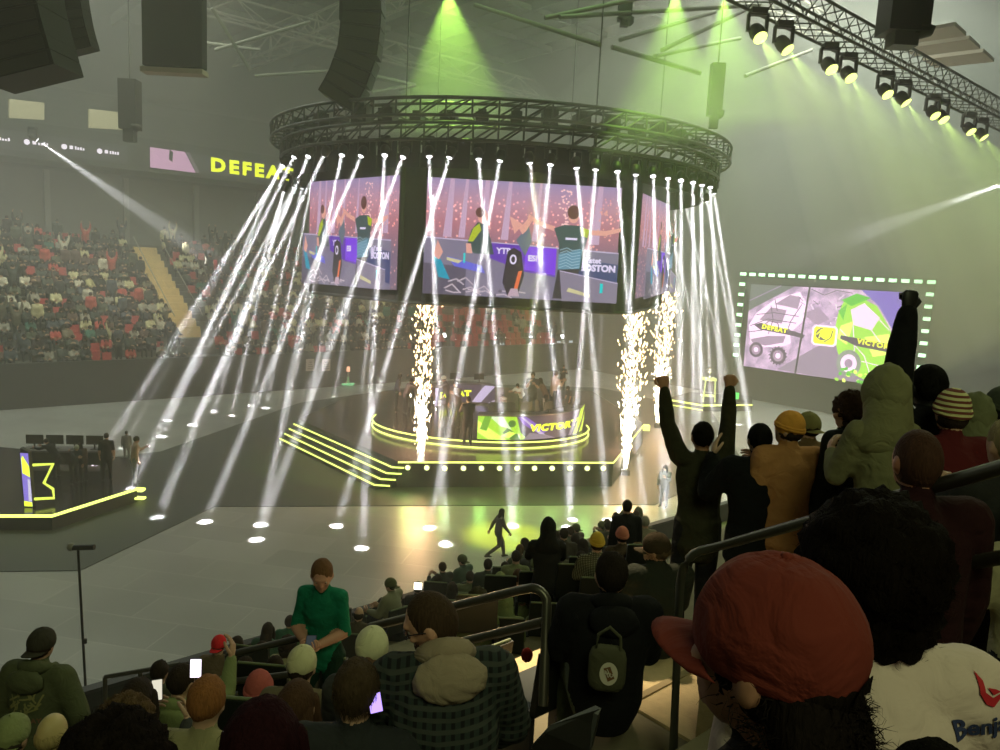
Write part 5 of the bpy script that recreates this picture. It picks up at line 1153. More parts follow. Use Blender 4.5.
for fx,fy,h,g,c,l,fc,ps,bt in LS: floor_person(fx,fy,LZ if fy>465 else 0,h,ps,{'top':c,'bottom':bt,'sleeve':'short' if fx==107 else 'long'},g,l,fc,None,.03)
# ---- near stand, front and middle rows
S=dict(seat=True)
def crowd(lst):
    for px,py,h,g,top,label,kw in lst:
        kw=dict(kw); pose=dict(kw.pop('pose',{})); pose['seat']=kw.pop('seat',True)
        look=dict(kw.pop('look',{})); look['top']=top
        pl=person(px,py,hpx=h,pose=pose,look=look,gear=g,label=label,**kw)
        if pose['seat']: SEATS.append((pl[0],pl[2],pl[3]))
SEATS=[]
UP={'armL':'up','armR':'up'}; CL={'armL':'clap','armR':'clap'}; PH={'armR':'phone','armL':'phone'}
crowd([
(627,507,15,'short',K,'dark dressed man standing at the barrier below the far pools',{'seat':False}),
(548,529,19,'hood',(.025,.025,.025),'person in a black hood standing with hands lifted to the face',{'seat':False,'pose':CL,'look':{'hat':(.02,.02,.02)}}),
(564,534,14,'short',(.06,.05,.04),'dark haired fan standing just right of the black hood',{'seat':False}),
(488,565,14,'short',(.05,.06,.05),'dark haired fan in a dark coat nearest the striding woman',{}),
(500,582,17,'hood',(.20,.23,.10),'fan in a pale olive hood behind the curved handrail',{'look':{'hat':(.22,.25,.11)}}),
(516,557,14,'short',(.20,.22,.11),'fan in a tan-green jacket at the barrier',{}),
(518,577,15,'parted',(.24,.24,.12),'brown haired fan in a pale green jacket, second row',{'look':{'hair':(.08,.04,.02)}}),
(534,551,14,'short',(.05,.05,.05),'small dark head between the barrier and the black hood',{}),
(536,565,15,'cap_back',(.10,.12,.06),'fan in an olive cap below the small dark head',{'look':{'hat':(.22,.25,.12)}}),
(534,580,17,'short',(.09,.08,.06),'fan with reddish brown hair beside the curved handrail',{'look':{'hair':(.12,.05,.03)}}),
(560,551,16,'short',(.10,.09,.07),'brown haired fan right under the black hood',{'look':{'hair':(.10,.06,.03)}}),
(557,567,17,'short',(.42,.42,.24),'dark haired fan wearing a cream jacket with folded hood',{'look':{'hooddown':True,'hood_col':(.42,.42,.24)}}),
(581,559,16,'short',(.05,.13,.06),'dark haired fan in a deep green jersey',{}),
(583,545,14,'long',(.06,.06,.05),'long haired fan above the deep green jersey',{}),
(597,543,20,'beanie',(.30,.30,.2),'fan in a yellow beanie and checked shirt',{'look':{'hat':(.62,.42,.06),'top_m':plaid('check_shirt',(.38,.37,.25),(.03,.03,.03),(.05,.05,.04),16)}}),
(622,536,18,'beanie',(.10,.07,.05),'fan in a pink beanie right of the yellow beanie',{'look':{'hat':(.62,.22,.16)}}),
(608,526,12,'short',(.06,.06,.05),'small dark head between the yellow and pink beanies',{}),
(637,552,17,'curly',(.16,.12,.07),'fan with tan curly hair below the pink beanie',{'look':{'hair':(.16,.11,.05)}}),
(645,522,14,'short',(.22,.2,.15),'grey haired fan at the barrier left of the raised arms',{'look':{'hair':(.30,.28,.24)}}),
(546,604,19,'short',(.14,.17,.07),'fan in olive seated right below the curved rail bend',{'look':{'hair':(.06,.04,.02)}}),
(571,583,18,'pony',(.08,.12,.05),'fan with tied dark hair above the pale seat edges',{}),
(478,598,20,'curly',(.14,.17,.07),'curly haired fan below the curved handrail',{'look':{'hair':(.05,.04,.02)}}),
(505,604,20,'hood',(.15,.18,.08),'fan in a dull green hood lowest under the handrail',{'look':{'hat':(.17,.2,.09)}}),
(470,577,13,'short',(.12,.14,.07),'small fan at the barrier left of the pale olive hood',{}),
(452,588,13,'long',(.05,.05,.05),'small dark haired fan at the barrier right of the man in glasses',{}),
(418,588,13,'cap',(.05,.05,.05),'small fan in a black cap at the barrier above the man in glasses',{'look':{'hat':(.03,.03,.03)}}),
(398,597,14,'short',(.06,.05,.04),'dark haired fan at the barrier left of the man in glasses',{}),
(382,604,13,'long',(.1,.08,.06),'long haired fan at the barrier, third right of the green shirt',{}),
(359,614,16,'bald',(.09,.07,.05),'balding fan beside the green shirt at the barrier',{}),
(290,622,15,'short',(.04,.15,.09),'dark haired fan in a green jersey at the barrier',{}),
(268,630,16,'long',(.05,.12,.08),'long haired fan in dark green left of the green jersey',{}),
(262,650,20,'short',(.03,.18,.11),'fan in bright green behind the two-bar handrail',{}),
(288,645,19,'curly',(.36,.34,.2),'curly haired fan in cream behind the two-bar handrail',{}),
(237,645,19,'short',(.16,.10,.06),'dark haired fan right of the red cap',{}),
(470,612,21,'short',(.09,.10,.05),'dark haired fan low behind the curved handrail, left part',{}),
(522,597,17,'cap_back',(.16,.18,.09),'fan in a dull green cap in the middle of the low rows',{'look':{'hat':(.13,.15,.08)}}),
(492,592,16,'short',(.20,.21,.12),'fan with short hair and pale jacket between hood and handrail',{}),
(571,602,19,'short',(.05,.06,.04),'dark haired fan right of the curved rail bend',{'look':{'hair':(.03,.02,.012)}}),
(588,575,17,'long',(.07,.08,.05),'fan with long hair just left of the black hoodie',{}),
(548,590,16,'beanie',(.05,.07,.04),'fan in an olive beanie beside the pale seat edges',{'look':{'hat':(.16,.18,.09)}}),
(575,540,13,'short',(.06,.06,.05),'dark head just left of the yellow beanie',{}),
(505,568,14,'short',(.06,.07,.05),'dark haired fan two places right of the striding woman',{}),
(438,580,12,'short',(.06,.07,.05),'small dark head at the barrier above the two rails',{}),
(345,608,13,'short',(.06,.05,.05),'small dark head just right of the green sleeve',{}),
(310,632,18,'short',(.06,.09,.05),'dark haired fan half hidden by the green shirt',{}),
(245,668,24,'long',(.10,.10,.06),'dark haired fan under the two-bar handrail',{}),
(275,668,25,'short',(.05,.10,.06),'fan in dark green beside the cream cap',{}),
(160,672,27,'short',(.07,.07,.05),'dark haired fan behind the raised white phone',{}),
(330,660,28,'short',(.08,.08,.06),'dark haired fan between the cream cap and the white cap',{}),
(219,645,20,'cap_back',(.17,.12,.07),'fan in a bright red cap and brown jacket',{'look':{'hat':(.75,.02,.03)}}),
])
# ---- middle distance, individually posed
BIG=[]
person(42,645,hpx=37,pose={'armL':((.45,0,-1),(-.1,.3,-1)),'armR':((.45,0,-1),(-.1,.3,-1)),'head':(.0,.05)},look={'top':(.10,.11,.06),'bulk':.03,'hem':True,'hat':(.05,.045,.035),'hooddown':True,'hood_col':(.10,.11,.06)},gear='cap_back',label='man in a dark cap and olive hoodie with a faded emblem on its back')
hood_man=bpy.data.objects[-1] if False else None
crowd([
(12,737,50,'cap_back',(.08,.09,.05),'head in an olive cap cut off at the bottom left corner',{'seat':False,'look':{'hat':(.24,.27,.12),'hair':(.05,.04,.03)}}),
(52,733,44,'bald',(.06,.05,.04),'head with pale blond shaven hair beside the olive cap',{'seat':False,'look':{'skin':(.55,.42,.20),'hair':(.35,.27,.12)}}),
(138,700,44,'long',(.05,.05,.05),'woman with dark hair leaning over her phone at lower left',{'seat':True,'pose':{'lean':.25,'armR':'phone','armL':'phone'}}),
(182,681,40,'short',(.20,.24,.11),'dark haired man in an olive hoodie facing the raised phone',{'seat':True,'pose':{'armR':((.1,.9,-.1),(-.1,.6,1)),'armL':'lap','head':(-.25,0)},'look':{'hooddown':True,'hood_col':(.24,.28,.12)}}),
(207,702,52,'parted',(.30,.27,.15),'woman with smooth auburn hair left of the brown haired girl',{'seat':True,'look':{'hair':(.25,.10,.035)}}),
(225,690,34,'short',(.27,.32,.12),'fan with olive shoulders between the auburn hair and pink headwear',{'seat':True,'look':{'hair':(.20,.22,.1)}}),
(259,690,36,'beanie',(.10,.05,.05),'fan in a dusty pink knit beanie',{'seat':True,'look':{'hat':(.42,.10,.09)}}),
(302,666,46,'cap',(.16,.13,.08),'fan in a cream cap beside the two-bar handrail',{'seat':True,'look':{'hat':(.62,.58,.36),'hair':(.03,.02,.015)}}),
(372,650,49,'cap',(.05,.05,.05),'fan in a white cap between the green shirt and the man in glasses',{'seat':True,'look':{'hat':(.66,.63,.42),'hair':(.25,.14,.1)}}),
(297,706,56,'long',(.12,.07,.05),'girl with long brown hair left of the short haired boy',{'seat':True,'look':{'hair':(.07,.035,.02)}}),
])
person(357,690,t=2.6,scale=1.0,pose={'seat':False,'lean':.0},look={'top':(.03,.032,.035),'hair':(.055,.035,.02),'hooddown':False,'bulk':.02,'head':1.0},gear='short',label='boy with short dark brown hair in a black jacket, seen from behind',near=True)
person(118,772,t=1.5,pose={'seat':False},look={'top':(.02,.02,.02),'hair':(.010,.007,.006)},gear='curly',label='wide mop of very dark curly hair at the bottom left',near=True,scale=1.0)
person(128,724,t=2.9,pose={'seat':False},look={'top':(.02,.02,.02),'hair':(.10,.06,.03)},gear='curly',label='brown curly head just behind the wide dark mop of hair',near=True,scale=.95)
person(262,752,t=1.6,pose={'seat':False},look={'top':(.02,.015,.015),'hair':(.018,.005,.007)},gear='long',label='large head of dark hair with a wine-red sheen at bottom centre left',near=True,scale=1.0)
# green shirt
pg_,Jg,sg,yg=person(322,575,t=5.9,pose={'armL':((.22,.12,-1),(-.75,.75,-.25),{'curl':.75,'dir':(.9,.6,0),'palm':(0,0,1)}),'armR':((.22,.12,-1),(-.75,.75,-.25),{'curl':.75,'dir':(-.9,.6,0),'palm':(0,0,1)}),'head':(.30,.36),'lean':.04},look={'top':(.01,.17,.10),'bottom':(.008,.03,.02),'sleeve':'short','slim':.84,'hair':(.17,.085,.045),'eyes':True,'skin':(.58,.30,.22),'bulk':.004,'head':1.06},gear='short',label='standing man in a green short-sleeved shirt looking down at his phone',face=172,voxel=.011,detail=2)
# man in glasses
pm,Jm,sm_,ym=person(431,622,t=2.8,pose={'seat':False,'lean':.34,'head':(1.25,.32),'twist':.25,'armL':((.3,.4,-1),(-.2,.9,-.3)),'armR':((.4,.15,-1),(-.3,.7,-.6)),'tilt':-.1},look={'top_m':plaid('dark_plaid',(.028,.038,.036),(.012,.012,.014),(.05,.055,.05),9),'top':K,'hair':(.05,.03,.018),'hooddown':True,'hood_col':(.30,.235,.17),'glasses':True,'beard':(.07,.035,.02),'skin':(.56,.30,.21),'bulk':.035,'eyes':True,'head':1.02},gear='buzz',label='man in glasses and a dark plaid jacket with a tan hood, looking down',near=True,face=5,detail=2,voxel=.009,scale=1.0)
# black hoodie seated man with badge behind, and neighbours
person(611,575,t=4.3,pose={'seat':True,'lean':.05},look={'top':(.007,.007,.008),'hair':(.02,.015,.012),'bulk':.045,'hat':(.02,.02,.022),'pbulk':.02,'bottom':(.15,.17,.10),'head':1.12,'hooddown':True,'hood_col':(.008,.008,.009)},gear='short',label='large man with thick black hair and a black hoodie seated by the aisle steps',scale=1.06)
person(656,549,t=5.6,pose={'seat':True,'head':(.95,.05),'twist':.2},look={'top':(.03,.033,.025),'hair':(.10,.07,.04),'hat':(.05,.035,.02),'bulk':.035,'skin':(.50,.28,.18),'glasses':False},gear='cap',label='man in a brown cap and dark jacket turned to the left',near=True,detail=2,voxel=.014)
# fan with both fists raised
FL={'curl':1.35,'dir':(.05,-.15,1),'palm':(.1,1,.1),'spread':0,'sgn':1}
person(702,437,t=5.8,fix=True,pose={'armL':((.36,.08,.85),(.16,.02,1),{'curl':1.35,'palm':(0,1,0),'spread':0,'sgn':1}),'armR':((.05,.10,.9),(-.04,.03,1),{'curl':1.35,'palm':(0,1,0),'spread':0,'sgn':-1})},look={'top':(.034,.033,.018),'bottom':K,'bulk':.012,'hem':True,'hair':(.012,.010,.008),'skin':(.42,.22,.13),'head':1.0},gear='short',label='fan in a dark olive jacket raising both fists above his head',near=True,voxel=.012)
person(759,440,t=4.9,pose={'armL':((.35,.5,-.7),(-.2,.4,.95),{'curl':.15,'palm':(1,0,0)}),'armR':'chin'},look={'top':(.006,.007,.007),'bottom':K,'bulk':.035,'hem':True,'hair':(.010,.009,.008),'skin':(.55,.36,.25)},gear='short',label='clapping fan with black hair and a dark coat beside the raised fists',near=True,voxel=.014)
person(788,430,t=5.3,fix=True,pose={'head':(.9,0),'s':.95},look={'top':(.46,.22,.09),'hat':(.70,.32,.06),'bulk':.035,'hem':True,'bottom':K},gear='beanie',label='fan in an orange-brown beanie and tan jacket',near=True,voxel=.014)
person(808,427,t=6.3,fix=True,pose={'head':(.3,0)},look={'top':(.16,.10,.05),'hat':(.22,.20,.08),'bulk':.03},gear='cap_back',label='fan in an olive cap standing behind the orange-brown beanie')
person(849,411,t=5.2,fix=True,pose={'head':(1.3,.12),'twist':.45},look={'top':(.018,.022,.02),'hair':(.045,.022,.013),'skin':(.58,.33,.25),'eyes':True,'slim':.9,'bulk':.015},gear='curly',label='woman with curly brown hair turned to the left beside the olive hoodie',near=True,detail=2,voxel=.014)
person(883,397,t=4.25,fix=True,pose={'armL':((.22,.25,-.9),(-.3,.8,.3)),'armR':((.14,.15,-1),(0,.6,-.3)),'head':(.1,.0)},look={'top':(.17,.165,.085),'bottom':K,'bulk':.012,'slim':.80,'hem':True,'hat':(.20,.195,.10),'head':1.16},gear='hood',label='tall fan in an olive hoodie with the hood up',near=True,voxel=.014)
person(927,388,t=4.5,fix=True,pose={'s':1.15,'armL':((-.04,.1,1),(-.06,.02,1),{'curl':1.3,'palm':(0,1,0)}),'armR':'down'},look={'top':(.010,.010,.011),'bottom':K,'bulk':.022,'hair':(.01,.01,.01),'hem':True,'skin':(.012,.012,.013)},gear='short',label='fan in black with one sleeved arm thrust straight up',near=True,voxel=.014)
person(951,414,t=4.2,fix=True,pose={'head':(-.2,0)},look={'top':(.085,.01,.012),'hat_m':stripes('striped_knit',(.62,.60,.30),(.16,.05,.04),11),'bulk':.03,'hem':True},gear='beanie',label='fan in a striped cream beanie and dark red jacket')
person(972,420,t=4.4,fix=True,pose={'armL':((.3,.4,-.8),(-.3,.7,.3),{'curl':.5}),'head':(-.1,0)},look={'top':(.13,.14,.07),'hat':(.15,.16,.085),'bulk':.04},gear='hood',label='fan in a grey-green hooded jacket near the right edge',near=True,voxel=.014)
person(999,408,t=4.6,pose={},look={'top':(.03,.035,.03),'hair':(.02,.02,.02),'bulk':.03,'hat':(.05,.06,.04)},gear='beanie',label='dark clothed fan at the right edge beyond the grey-green hood')
person(1008,445,t=3.3,pose={'armL':((.3,.5,-.6),(-.5,.5,.4),{'curl':1.0})},look={'top':(.02,.02,.02),'hair':(.25,.2,.1)},gear='short',label='fan cut by the right edge holding a fist near the chin')
person(916,462,t=2.75,pose={'seat':False},look={'top':(.02,.004,.005),'hair':(.05,.022,.014),'skin':(.30,.13,.08),'bulk':.03,'head':1.0},gear='buzz',label='man with a close-shaven head and a dark red jacket',near=True,scale=1.0)
person(1040,520,t=3.0,pose={'armL':((.4,.2,-.8),(-.3,.6,.3))},look={'top':(.36,.33,.20),'bulk':.04,'hair':(.02,.02,.02)},gear='hood',label='fan with a pale olive sleeve at the right edge above the lower handrail',scale=.82)
person(868,572,t=1.42,pose={'armL':((.1,.15,-1),(0,.5,-.6)),'armR':((.1,.15,-1),(0,.5,-.6))},look={'top_m':mat('white_jersey',(.62,.50,.45),.9,bump=.5,bscale=14,spec=.2),'top':(.6,.5,.45),'bottom':K,'hair':(.006,.004,.003),'bulk':.02,'head':1.0},gear='afro',label='person with a big black afro and a white shirt with a red emblem',near=True,scale=1.0,face=-4,voxel=.009)
afro=bpy.data.objects['person.%03d'%(len([o for o in bpy.data.objects if o.name.startswith('person')])-1)]
person(772,655,t=.93,pose={'armL':'down','armR':'down','lean':.0,'hunch':.0,'head':(.62,.0),'twist':.15},look={'top':(.012,.010,.010),'hat':(.15,.026,.018),'hair':(.010,.007,.006),'skin':(.34,.17,.11),'bulk':.0,'slim':.85,'long':True,'head':1.02},gear='cap',label='person in a rust red cap turned to the left, nearest the camera',near=True,detail=2,scale=1.0,face=5,voxel=.009)
person(930,800,t=.95,pose={'seat':False},look={'top':K,'hair':(.006,.005,.004),'head':.8},gear='short',label='top of a black haired head at the bottom edge before the white shirt',near=True,scale=.85)
# ------------------------------------------------------------------ held things and clothing marks
def byl(l): return [o for o in bpy.data.objects if o.get('label')==l][0]
bpy.context.view_layer.update()
af=byl('person with a big black afro and a white shirt with a red emblem')
def backmark(root,shapes,name,headoff,m):
    s=root.scale[0]; vs,fs=shapes; X=Vector((1,0,0)); Z=Vector((0,.05,1)).normalized()
    return project_on(root,None,vs,fs,m,name,headoff,X,Z)
navy=mat('navy_print',(.02,.03,.10),.8); redp=mat('red_print',(.45,.01,.02),.8)
def rot2(g,a): return [(v[0]*math.cos(a)-v[1]*math.sin(a),v[0]*math.sin(a)+v[1]*math.cos(a)) for v in g[0]],g[1]
def local_from_pixel(root,px,py,dist):
    w=A(px,py,dist); return root.matrix_world.inverted()@w
o=local_from_pixel(af,948,723,1.3); o.y=-.14
backmark(af,subdiv2(*rot2(textcoords('Benjamin',.047,.03,align='LEFT'),.2)),'shirt_lettering',Vector((o.x+.0,-.14,o.z)),navy)
o=local_from_pixel(af,989,686,1.3)
em=[(-.028,.034),(-.016,.020),(-.014,-.002),(.004,-.014),(.022,-.006),(.030,-.010),(.006,-.034),(-.012,-.028),(-.026,-.006)]
e2=[(-.008,.008),(.012,.004),(.026,-.002),(.006,-.008)]
vs=[(x*.8,y*.8) for x,y in em+e2]; backmark(af,subdiv2(vs,[tuple(range(9)),tuple(range(9,13))],.008),'shirt_emblem',Vector((o.x,-.14,o.z)),redp)
hm=byl('man in a dark cap and olive hoodie with a faded emblem on its back')
random.seed(2); V=[];Fc=[]
for i in range(22):
    a=random.random()*6.28; x,y=.11*random.gauss(0,.6),.06*random.gauss(0,.7); l=random.uniform(.02,.06); w=.006; c,q=math.cos(a*.5-.8),math.sin(a*.5-.8); n=len(V)
    V+=[(x-c*l+q*w,y-q*l-c*w),(x+c*l+q*w,y+q*l-c*w),(x+c*l-q*w,y+q*l+c*w),(x-c*l-q*w,y-q*l+c*w)]; Fc.append((n,n+1,n+2,n+3))
backmark(hm,subdiv2(V,Fc,.02),'hoodie_emblem',Vector((0,-.2,1.27)),mat('faded_print',(.27,.25,.10),.9))
V,Fc=textcoords('EVERYDAY',.05,.02); backmark(hm,subdiv2(V,Fc,.02),'hoodie_lettering',Vector((0,-.2,1.16)),mat('faded_print_red',(.22,.10,.06),.9))
bh=byl('large man with thick black hair and a black hoodie seated by the aisle steps')
V,Fc=textcoords('ARCADE',.05,.01,.2); 
# phones
phm=mat('phone_body',(.02,.02,.022),.3)
def phone(px,py,d,rz,rx,label,lit=None,w=.075,h=.15):
    root=empty('phone',A(px,py,d)); root.rotation_euler=(rx,0,rz); tag(root,label,'phone')
    mb=MB(); mb.box((0,0,0),(w,.009,h),phm); b=mb.build('body',root); m_=b.modifiers.new('b','BEVEL'); m_.width=.004; m_.segments=2
    MB().box((0,-.0055,0),(w*.9,.002,h*.92),lit or glow('phone_dim',(.05,.06,.07),.5)).build('screen',root)
    MB().box((w*.25,.006,h*.33),(.02,.004,.03),black).build('camera_bump',root)
phone(196,668,4.25,.1,-.1,'phone with a bright white screen held up in the lower left crowd',glow('phone_bright',(.95,.85,1),2),.07,.12)
phone(157,690,4.1,.4,-.5,'phone with a pale screen held by the dark haired woman at lower left',glow('phone_pale',(.8,.75,.6),.9),.06,.12)
phone(418,586,9.6,.0,-.2,'small glowing phone held near the black cap at the barrier',glow('phone_bright2',(1,.9,.7),3),.12,.1)
phone(375,703,2.55,.5,-.6,'violet glowing phone between the short haired boy and the man in glasses',glow('phone_violet',(.45,.3,1),1.6),.05,.07)
ph=byl('standing man in a green short-sleeved shirt looking down at his phone'); h1=ph.matrix_world@Jg['hands'][-1][0]; h2=ph.matrix_world@Jg['hands'][1][0]; c=(h1+h2)/2
root=empty('phone',c+Vector((0,0,.03))); root.rotation_euler=(-1.0,0,.1); tag(root,'black phone in the hands of the man in the green shirt','phone'); MB().box((0,0,0),(.08,.01,.15),phm).build('body',root); MB().box((0,-.006,0),(.072,.002,.14),glow('phone_dim',(.05,.06,.07),.5)).build('screen',root)
# tote bag with a round badge hanging behind the seated man
tb=A(607,668,3.95); bag=empty('tote_bag',tb-Vector((0,0,.13))); tag(bag,'dark olive tote bag with a round white badge beside the aisle steps','bag'); bag.rotation_euler=(0,0,-.15)
mb=MB(); olv=cloth((.075,.075,.045)); vs,fs=ellip((0,0,.13),(.105,.05,.13),None,24,14,lambda d:(abs(d.x)**4+abs(d.y)**4+abs(d.z)**4)**-.25); mb.add(vs,fs,olv,True); mb.build('bag_body',bag)
MB().tube([(-.07,-.02,.23),(-.06,-.02,.33),(0,-.02,.38),(.06,-.02,.33),(.07,-.02,.23)],.01,olv,6).build('strap',bag)
def bf(x,y,l): return Vector((.01+x,-.052-l,.125+y))
ar=Art(bf,step=.002); bw_=mat('badge_white',(.62,.58,.48),.7); bb_=mat('badge_brown',(.17,.08,.035),.7)
ar.disc(0,0,.05,.068,bw_,24); ar.poly([(-.030,.030),(.006,.045),(.034,-.022),(-.002,-.045)],bb_); ar.line([(-.022,.02),(.0,-.02)],.005,bw_); ar.line([(-.01,.03),(.012,-.012)],.005,bw_); ar.text('M17',.002,.0,.030,bw_,bold=.03,rot=-.4); ar.mb.build('round_badge',bag)
# olive clad knee of the seated man's leg is part of his body; folded seats in the near stand
seat_m=mat('seat_shell',(.014,.017,.013),.5); seat_e=mat('seat_edge_lit',(.16,.19,.10),.5)  # green light on the seat tops is put into the edge colour
def near_seat_proto():
    r=empty('folding_seat'); MB().box((0,.02,.43),(.46,.42,.05),seat_m).build('seat',r)
    mb=MB(); mb.box((0,-.22,.66),(.47,.05,.44),seat_m,Matrix.Rotation(.12,3,'X')); mb.build('backrest',r); MB().tube([(-.22,-.25,.885),(.22,-.25,.885)],.012,seat_e,8).build('top_edge',r)
    for s in (-.24,.24): MB().box((s,-.06,.21),(.04,.3,.42),black).build('support',r)
    return r
sp=near_seat_proto(); used=False; yawV=math.atan2(VD.y,VD.x)-PI/2
def copy_tree(o,parent=None):
    c=o.copy(); COL.objects.link(c); c.parent=parent
    for ch in [x for x in o.children]: copy_tree(ch,c)
    return c
def put_seat(loc,rz,label,group,sc=1.0):
    global used
    r=sp if not used else copy_tree(sp); used=True; r.location=loc; r.rotation_euler=(0,0,rz); tag(r,label,'seat',group); return r
faceyaw0=yawV; ua_=uv_of(A(645,712,5.4))[0]
pos=[]
for (root,s,yaw) in SEATS:
    p=Vector(root.location); p.z=max(tz(uv_of(p)[1]),p.z-.25)
    if all((p-q).length>.42 for q in pos): pos.append(p); put_seat((p.x,p.y,p.z),yaw,'dark folding seat under a seated fan in the near stand','occupied folding seats of the near stand')
# packed fans filling the rows between the posed ones
npro=[]
for i,(ps,g) in enumerate([(dict(seat=True),'short'),(dict(seat=True,armL='clap',armR='clap'),'short'),(dict(seat=True,lean=.25),'long'),(dict(seat=True,twist=.4,head=(.3,0)),'cap_back'),(dict(seat=True),'hood'),(dict(seat=True,head=(-.4,.1)),'pony')]):
    me,J=body_mesh(ps,{'top_m':mat('fan_shirt',(.5,.5,.5),.9,objcol=True),'bottom':(.03,.03,.04),'bulk':.025},.03,0); t=empty('tmp'); headgear(g,J,{'hair':[(.03,.02,.015),(.06,.035,.02),(.025,.018,.012),(.03,.02,.015),(.1,.1,.05),(.08,.045,.02)][i],'hat':[(.1,.1,.05)]*4+[(.11,.12,.06)]*2 and (.11,.12,.06)},t,False,i)
    hs_=[c for c in t.children]; npro.append((me,hs_,['short dark hair','short brown hair','long dark hair','a dull olive cap','a grey-green hood','tied brown hair'][i],t))
pal2=[((.06,.07,.04),'dark olive'),((.03,.03,.03),'black'),((.13,.15,.07),'olive'),((.05,.09,.06),'dark green'),((.09,.07,.05),'brown'),((.22,.22,.14),'pale khaki')]
ordn=['barrier row','second row from the barrier','third row from the barrier','fourth row from the barrier','fifth row from the barrier','sixth row from the barrier','seventh row from the barrier','eighth row from the barrier','ninth row from the barrier']
random.seed(33); taken=[Vector(o.location) for o in bpy.data.objects if o.name.startswith('person') and o.parent is None]; heads_=[(p[1],p[2],p[3]) for p in PEOPLE]; nfill=0
for k in range(14,5,-1):
    u=-10.
    while u<24:
        p=UV(u+random.uniform(-.05,.05),k*ND,6.55-NH*k); q=pix(p+Vector((0,0,1.22))); u+=.58
        ok=(385<q[0]<668 and 500<q[1]<640) or (200<q[0]<330 and 640<q[1]<690)
        if not ok or abs(uv_of(p)[0]-ua_)<.95 or any((p.xy-t.xy).length<.52 for t in taken): continue
        if any(abs(a-q[0])<21 and q[1]<b+18 and (p-Vector((0,0,CAMZ))).length<d+.3 and q[1]>b-70 for a,b,d in heads_): continue
        if random.random()<.08: continue
        i=random.choice([0,0,1,2,3,4,5]); me,hs_,hn,t=npro[i]; c,cn=random.choice(pal2)
        r=empty('person',p,faceyaw0+random.uniform(-.35,.35)); s=random.uniform(.94,1.03); r.scale=(s,s,s); b=bpy.data.objects.new('body',me); b.color=(*c,1); COL.objects.link(b); b.parent=r
        for h in hs_:
            c2=h.copy(); COL.objects.link(c2); c2.parent=r
            for ch in h.children: c3=ch.copy(); COL.objects.link(c3); c3.parent=c2
        tag(r,'seated fan with %s and %s top in %s'%(hn,cn,ordn[14-k].replace('the ','')),'person','fans seated in the near rows, %s'%(ordn[14-k]+hn+cn)); SEATS.append((r,s,r.rotation_euler.z)); nfill+=1; taken.append(p)
        pos.append(Vector(p)); put_seat(p,yawV,'dark folding seat under a fan in the near stand','folding seats under the fans of the near stand')
for me,hs_,hn,t in npro:
    for h in hs_:
        for ch in list(h.children): bpy.data.objects.remove(ch)
        bpy.data.objects.remove(h)
    bpy.data.objects.remove(t)
print('FILL',nfill)
for px,py,d in [(505,638,5.2),(528,628,5.5),(518,652,5.0),(566,602,6.5),(562,618,6.0),(583,607,6.3)]:
    p=A(px,py,d); u,v=uv_of(p); k=row_of(v); q=UV(u,k*ND,6.55-NH*k)
    if all((q-w).length>.5 for w in pos): pos.append(q); put_seat(q,yawV,'empty folding seat with a green-lit top edge behind the curved handrail','empty folding seats behind the curved handrail')
# red folded jacket bit and dark seat back by the steps
p=A(527,655,4.8); mb=MB(); vs,fs=ellip((0,0,.0),(.04,.035,.05),None,14,10,lambda d:1+.15*noise.noise(d*4)); mb.add(vs,fs,cloth((.15,.01,.01)),True); tag(mb.build('red_bundle',loc=p),'small red cloth bundle right of the man in glasses','cloth')
mb=MB(); q=[A(528,752,2.6),A(545,733,2.6),A(592,712,2.9),A(598,715,2.9),A(590,752,2.8)]; c=sum(q,Vector())/5
mb.add([v-c for v in q]+[v-c+Vector((.02,.05,0)) for v in q],[(0,4,3,2,1),(5,6,7,8,9)]+[(i,(i+1)%5,(i+1)%5+5,i+5) for i in range(5)],mat('seat_back_black',(.012,.012,.012),.5)); tag(mb.build('seat_back',loc=c),'black seat back at the bottom edge in front of the aisle steps','seat')
# aisle steps, tan, between the rows
stm=mat('aisle_step',(.62,.47,.27),.85,bump=.3,bscale=30,var=.2); edgem=mat('step_edge',(.36,.27,.15),.8)
ac=P(640,716,4.6); ua_=uv_of(A(645,712,5.4))[0]
aisle=MB()
for k in range(-1,14):
    z=6.55-NH*k; v=k*ND-.45
    aisle.box(UV(ua_,v+ND/2+.02,z+.012),(1.25,ND,.024),stm,UZ); aisle.box(UV(ua_,v+ND+.15,z-NH/2),(1.25,.3,NH*.98),stm,UZ); aisle.box(UV(ua_,v+ND-.02,z+.03),(1.25,.05,.012),edgem,UZ)
struct('floor_near_aisle',aisle,'tan lit steps of the near aisle')
# ================================================================== FAR CROWD
protos=[]
far_pal=[(.50,.46,.28),(.04,.04,.04),(.03,.03,.035),(.45,.07,.06),(.02,.02,.02),(.30,.28,.24),(.07,.08,.07),(.05,.15,.12),(.52,.48,.4),(.10,.06,.05),(.06,.07,.09),(.16,.14,.1),(.04,.05,.045),(.03,.02,.02),(.09,.10,.07)]
shirt=mat('fan_shirt',(.5,.5,.5),.9,objcol=True)
for i,ps in enumerate([dict(seat=True),dict(seat=True,armL='clap',armR='clap'),dict(seat=False),dict(seat=True,lean=.3),dict(seat=False,armL='up',armR='up'),dict(seat=True,armR='up'),dict(seat=False,armL='clap',armR='phone'),dict(seat=True,twist=.5)]):
    lk={'top_m':shirt,'bottom':(.03,.03,.04),'bulk':.035,'head':1.12}; me,J=body_mesh(ps,lk,.062,0)
    t=empty('tmp'); headgear('short' if i%3 else 'long',J,{'hair':(.03,.02,.015)},t); hair=[c for c in t.children][0]; hm_=hair.data; bpy.data.objects.remove(hair); bpy.data.objects.remove(t); me.materials[0]=skinm((.48,.30,.2)); protos.append((me,hm_,ps['seat']))
random.seed(21); spots=[]
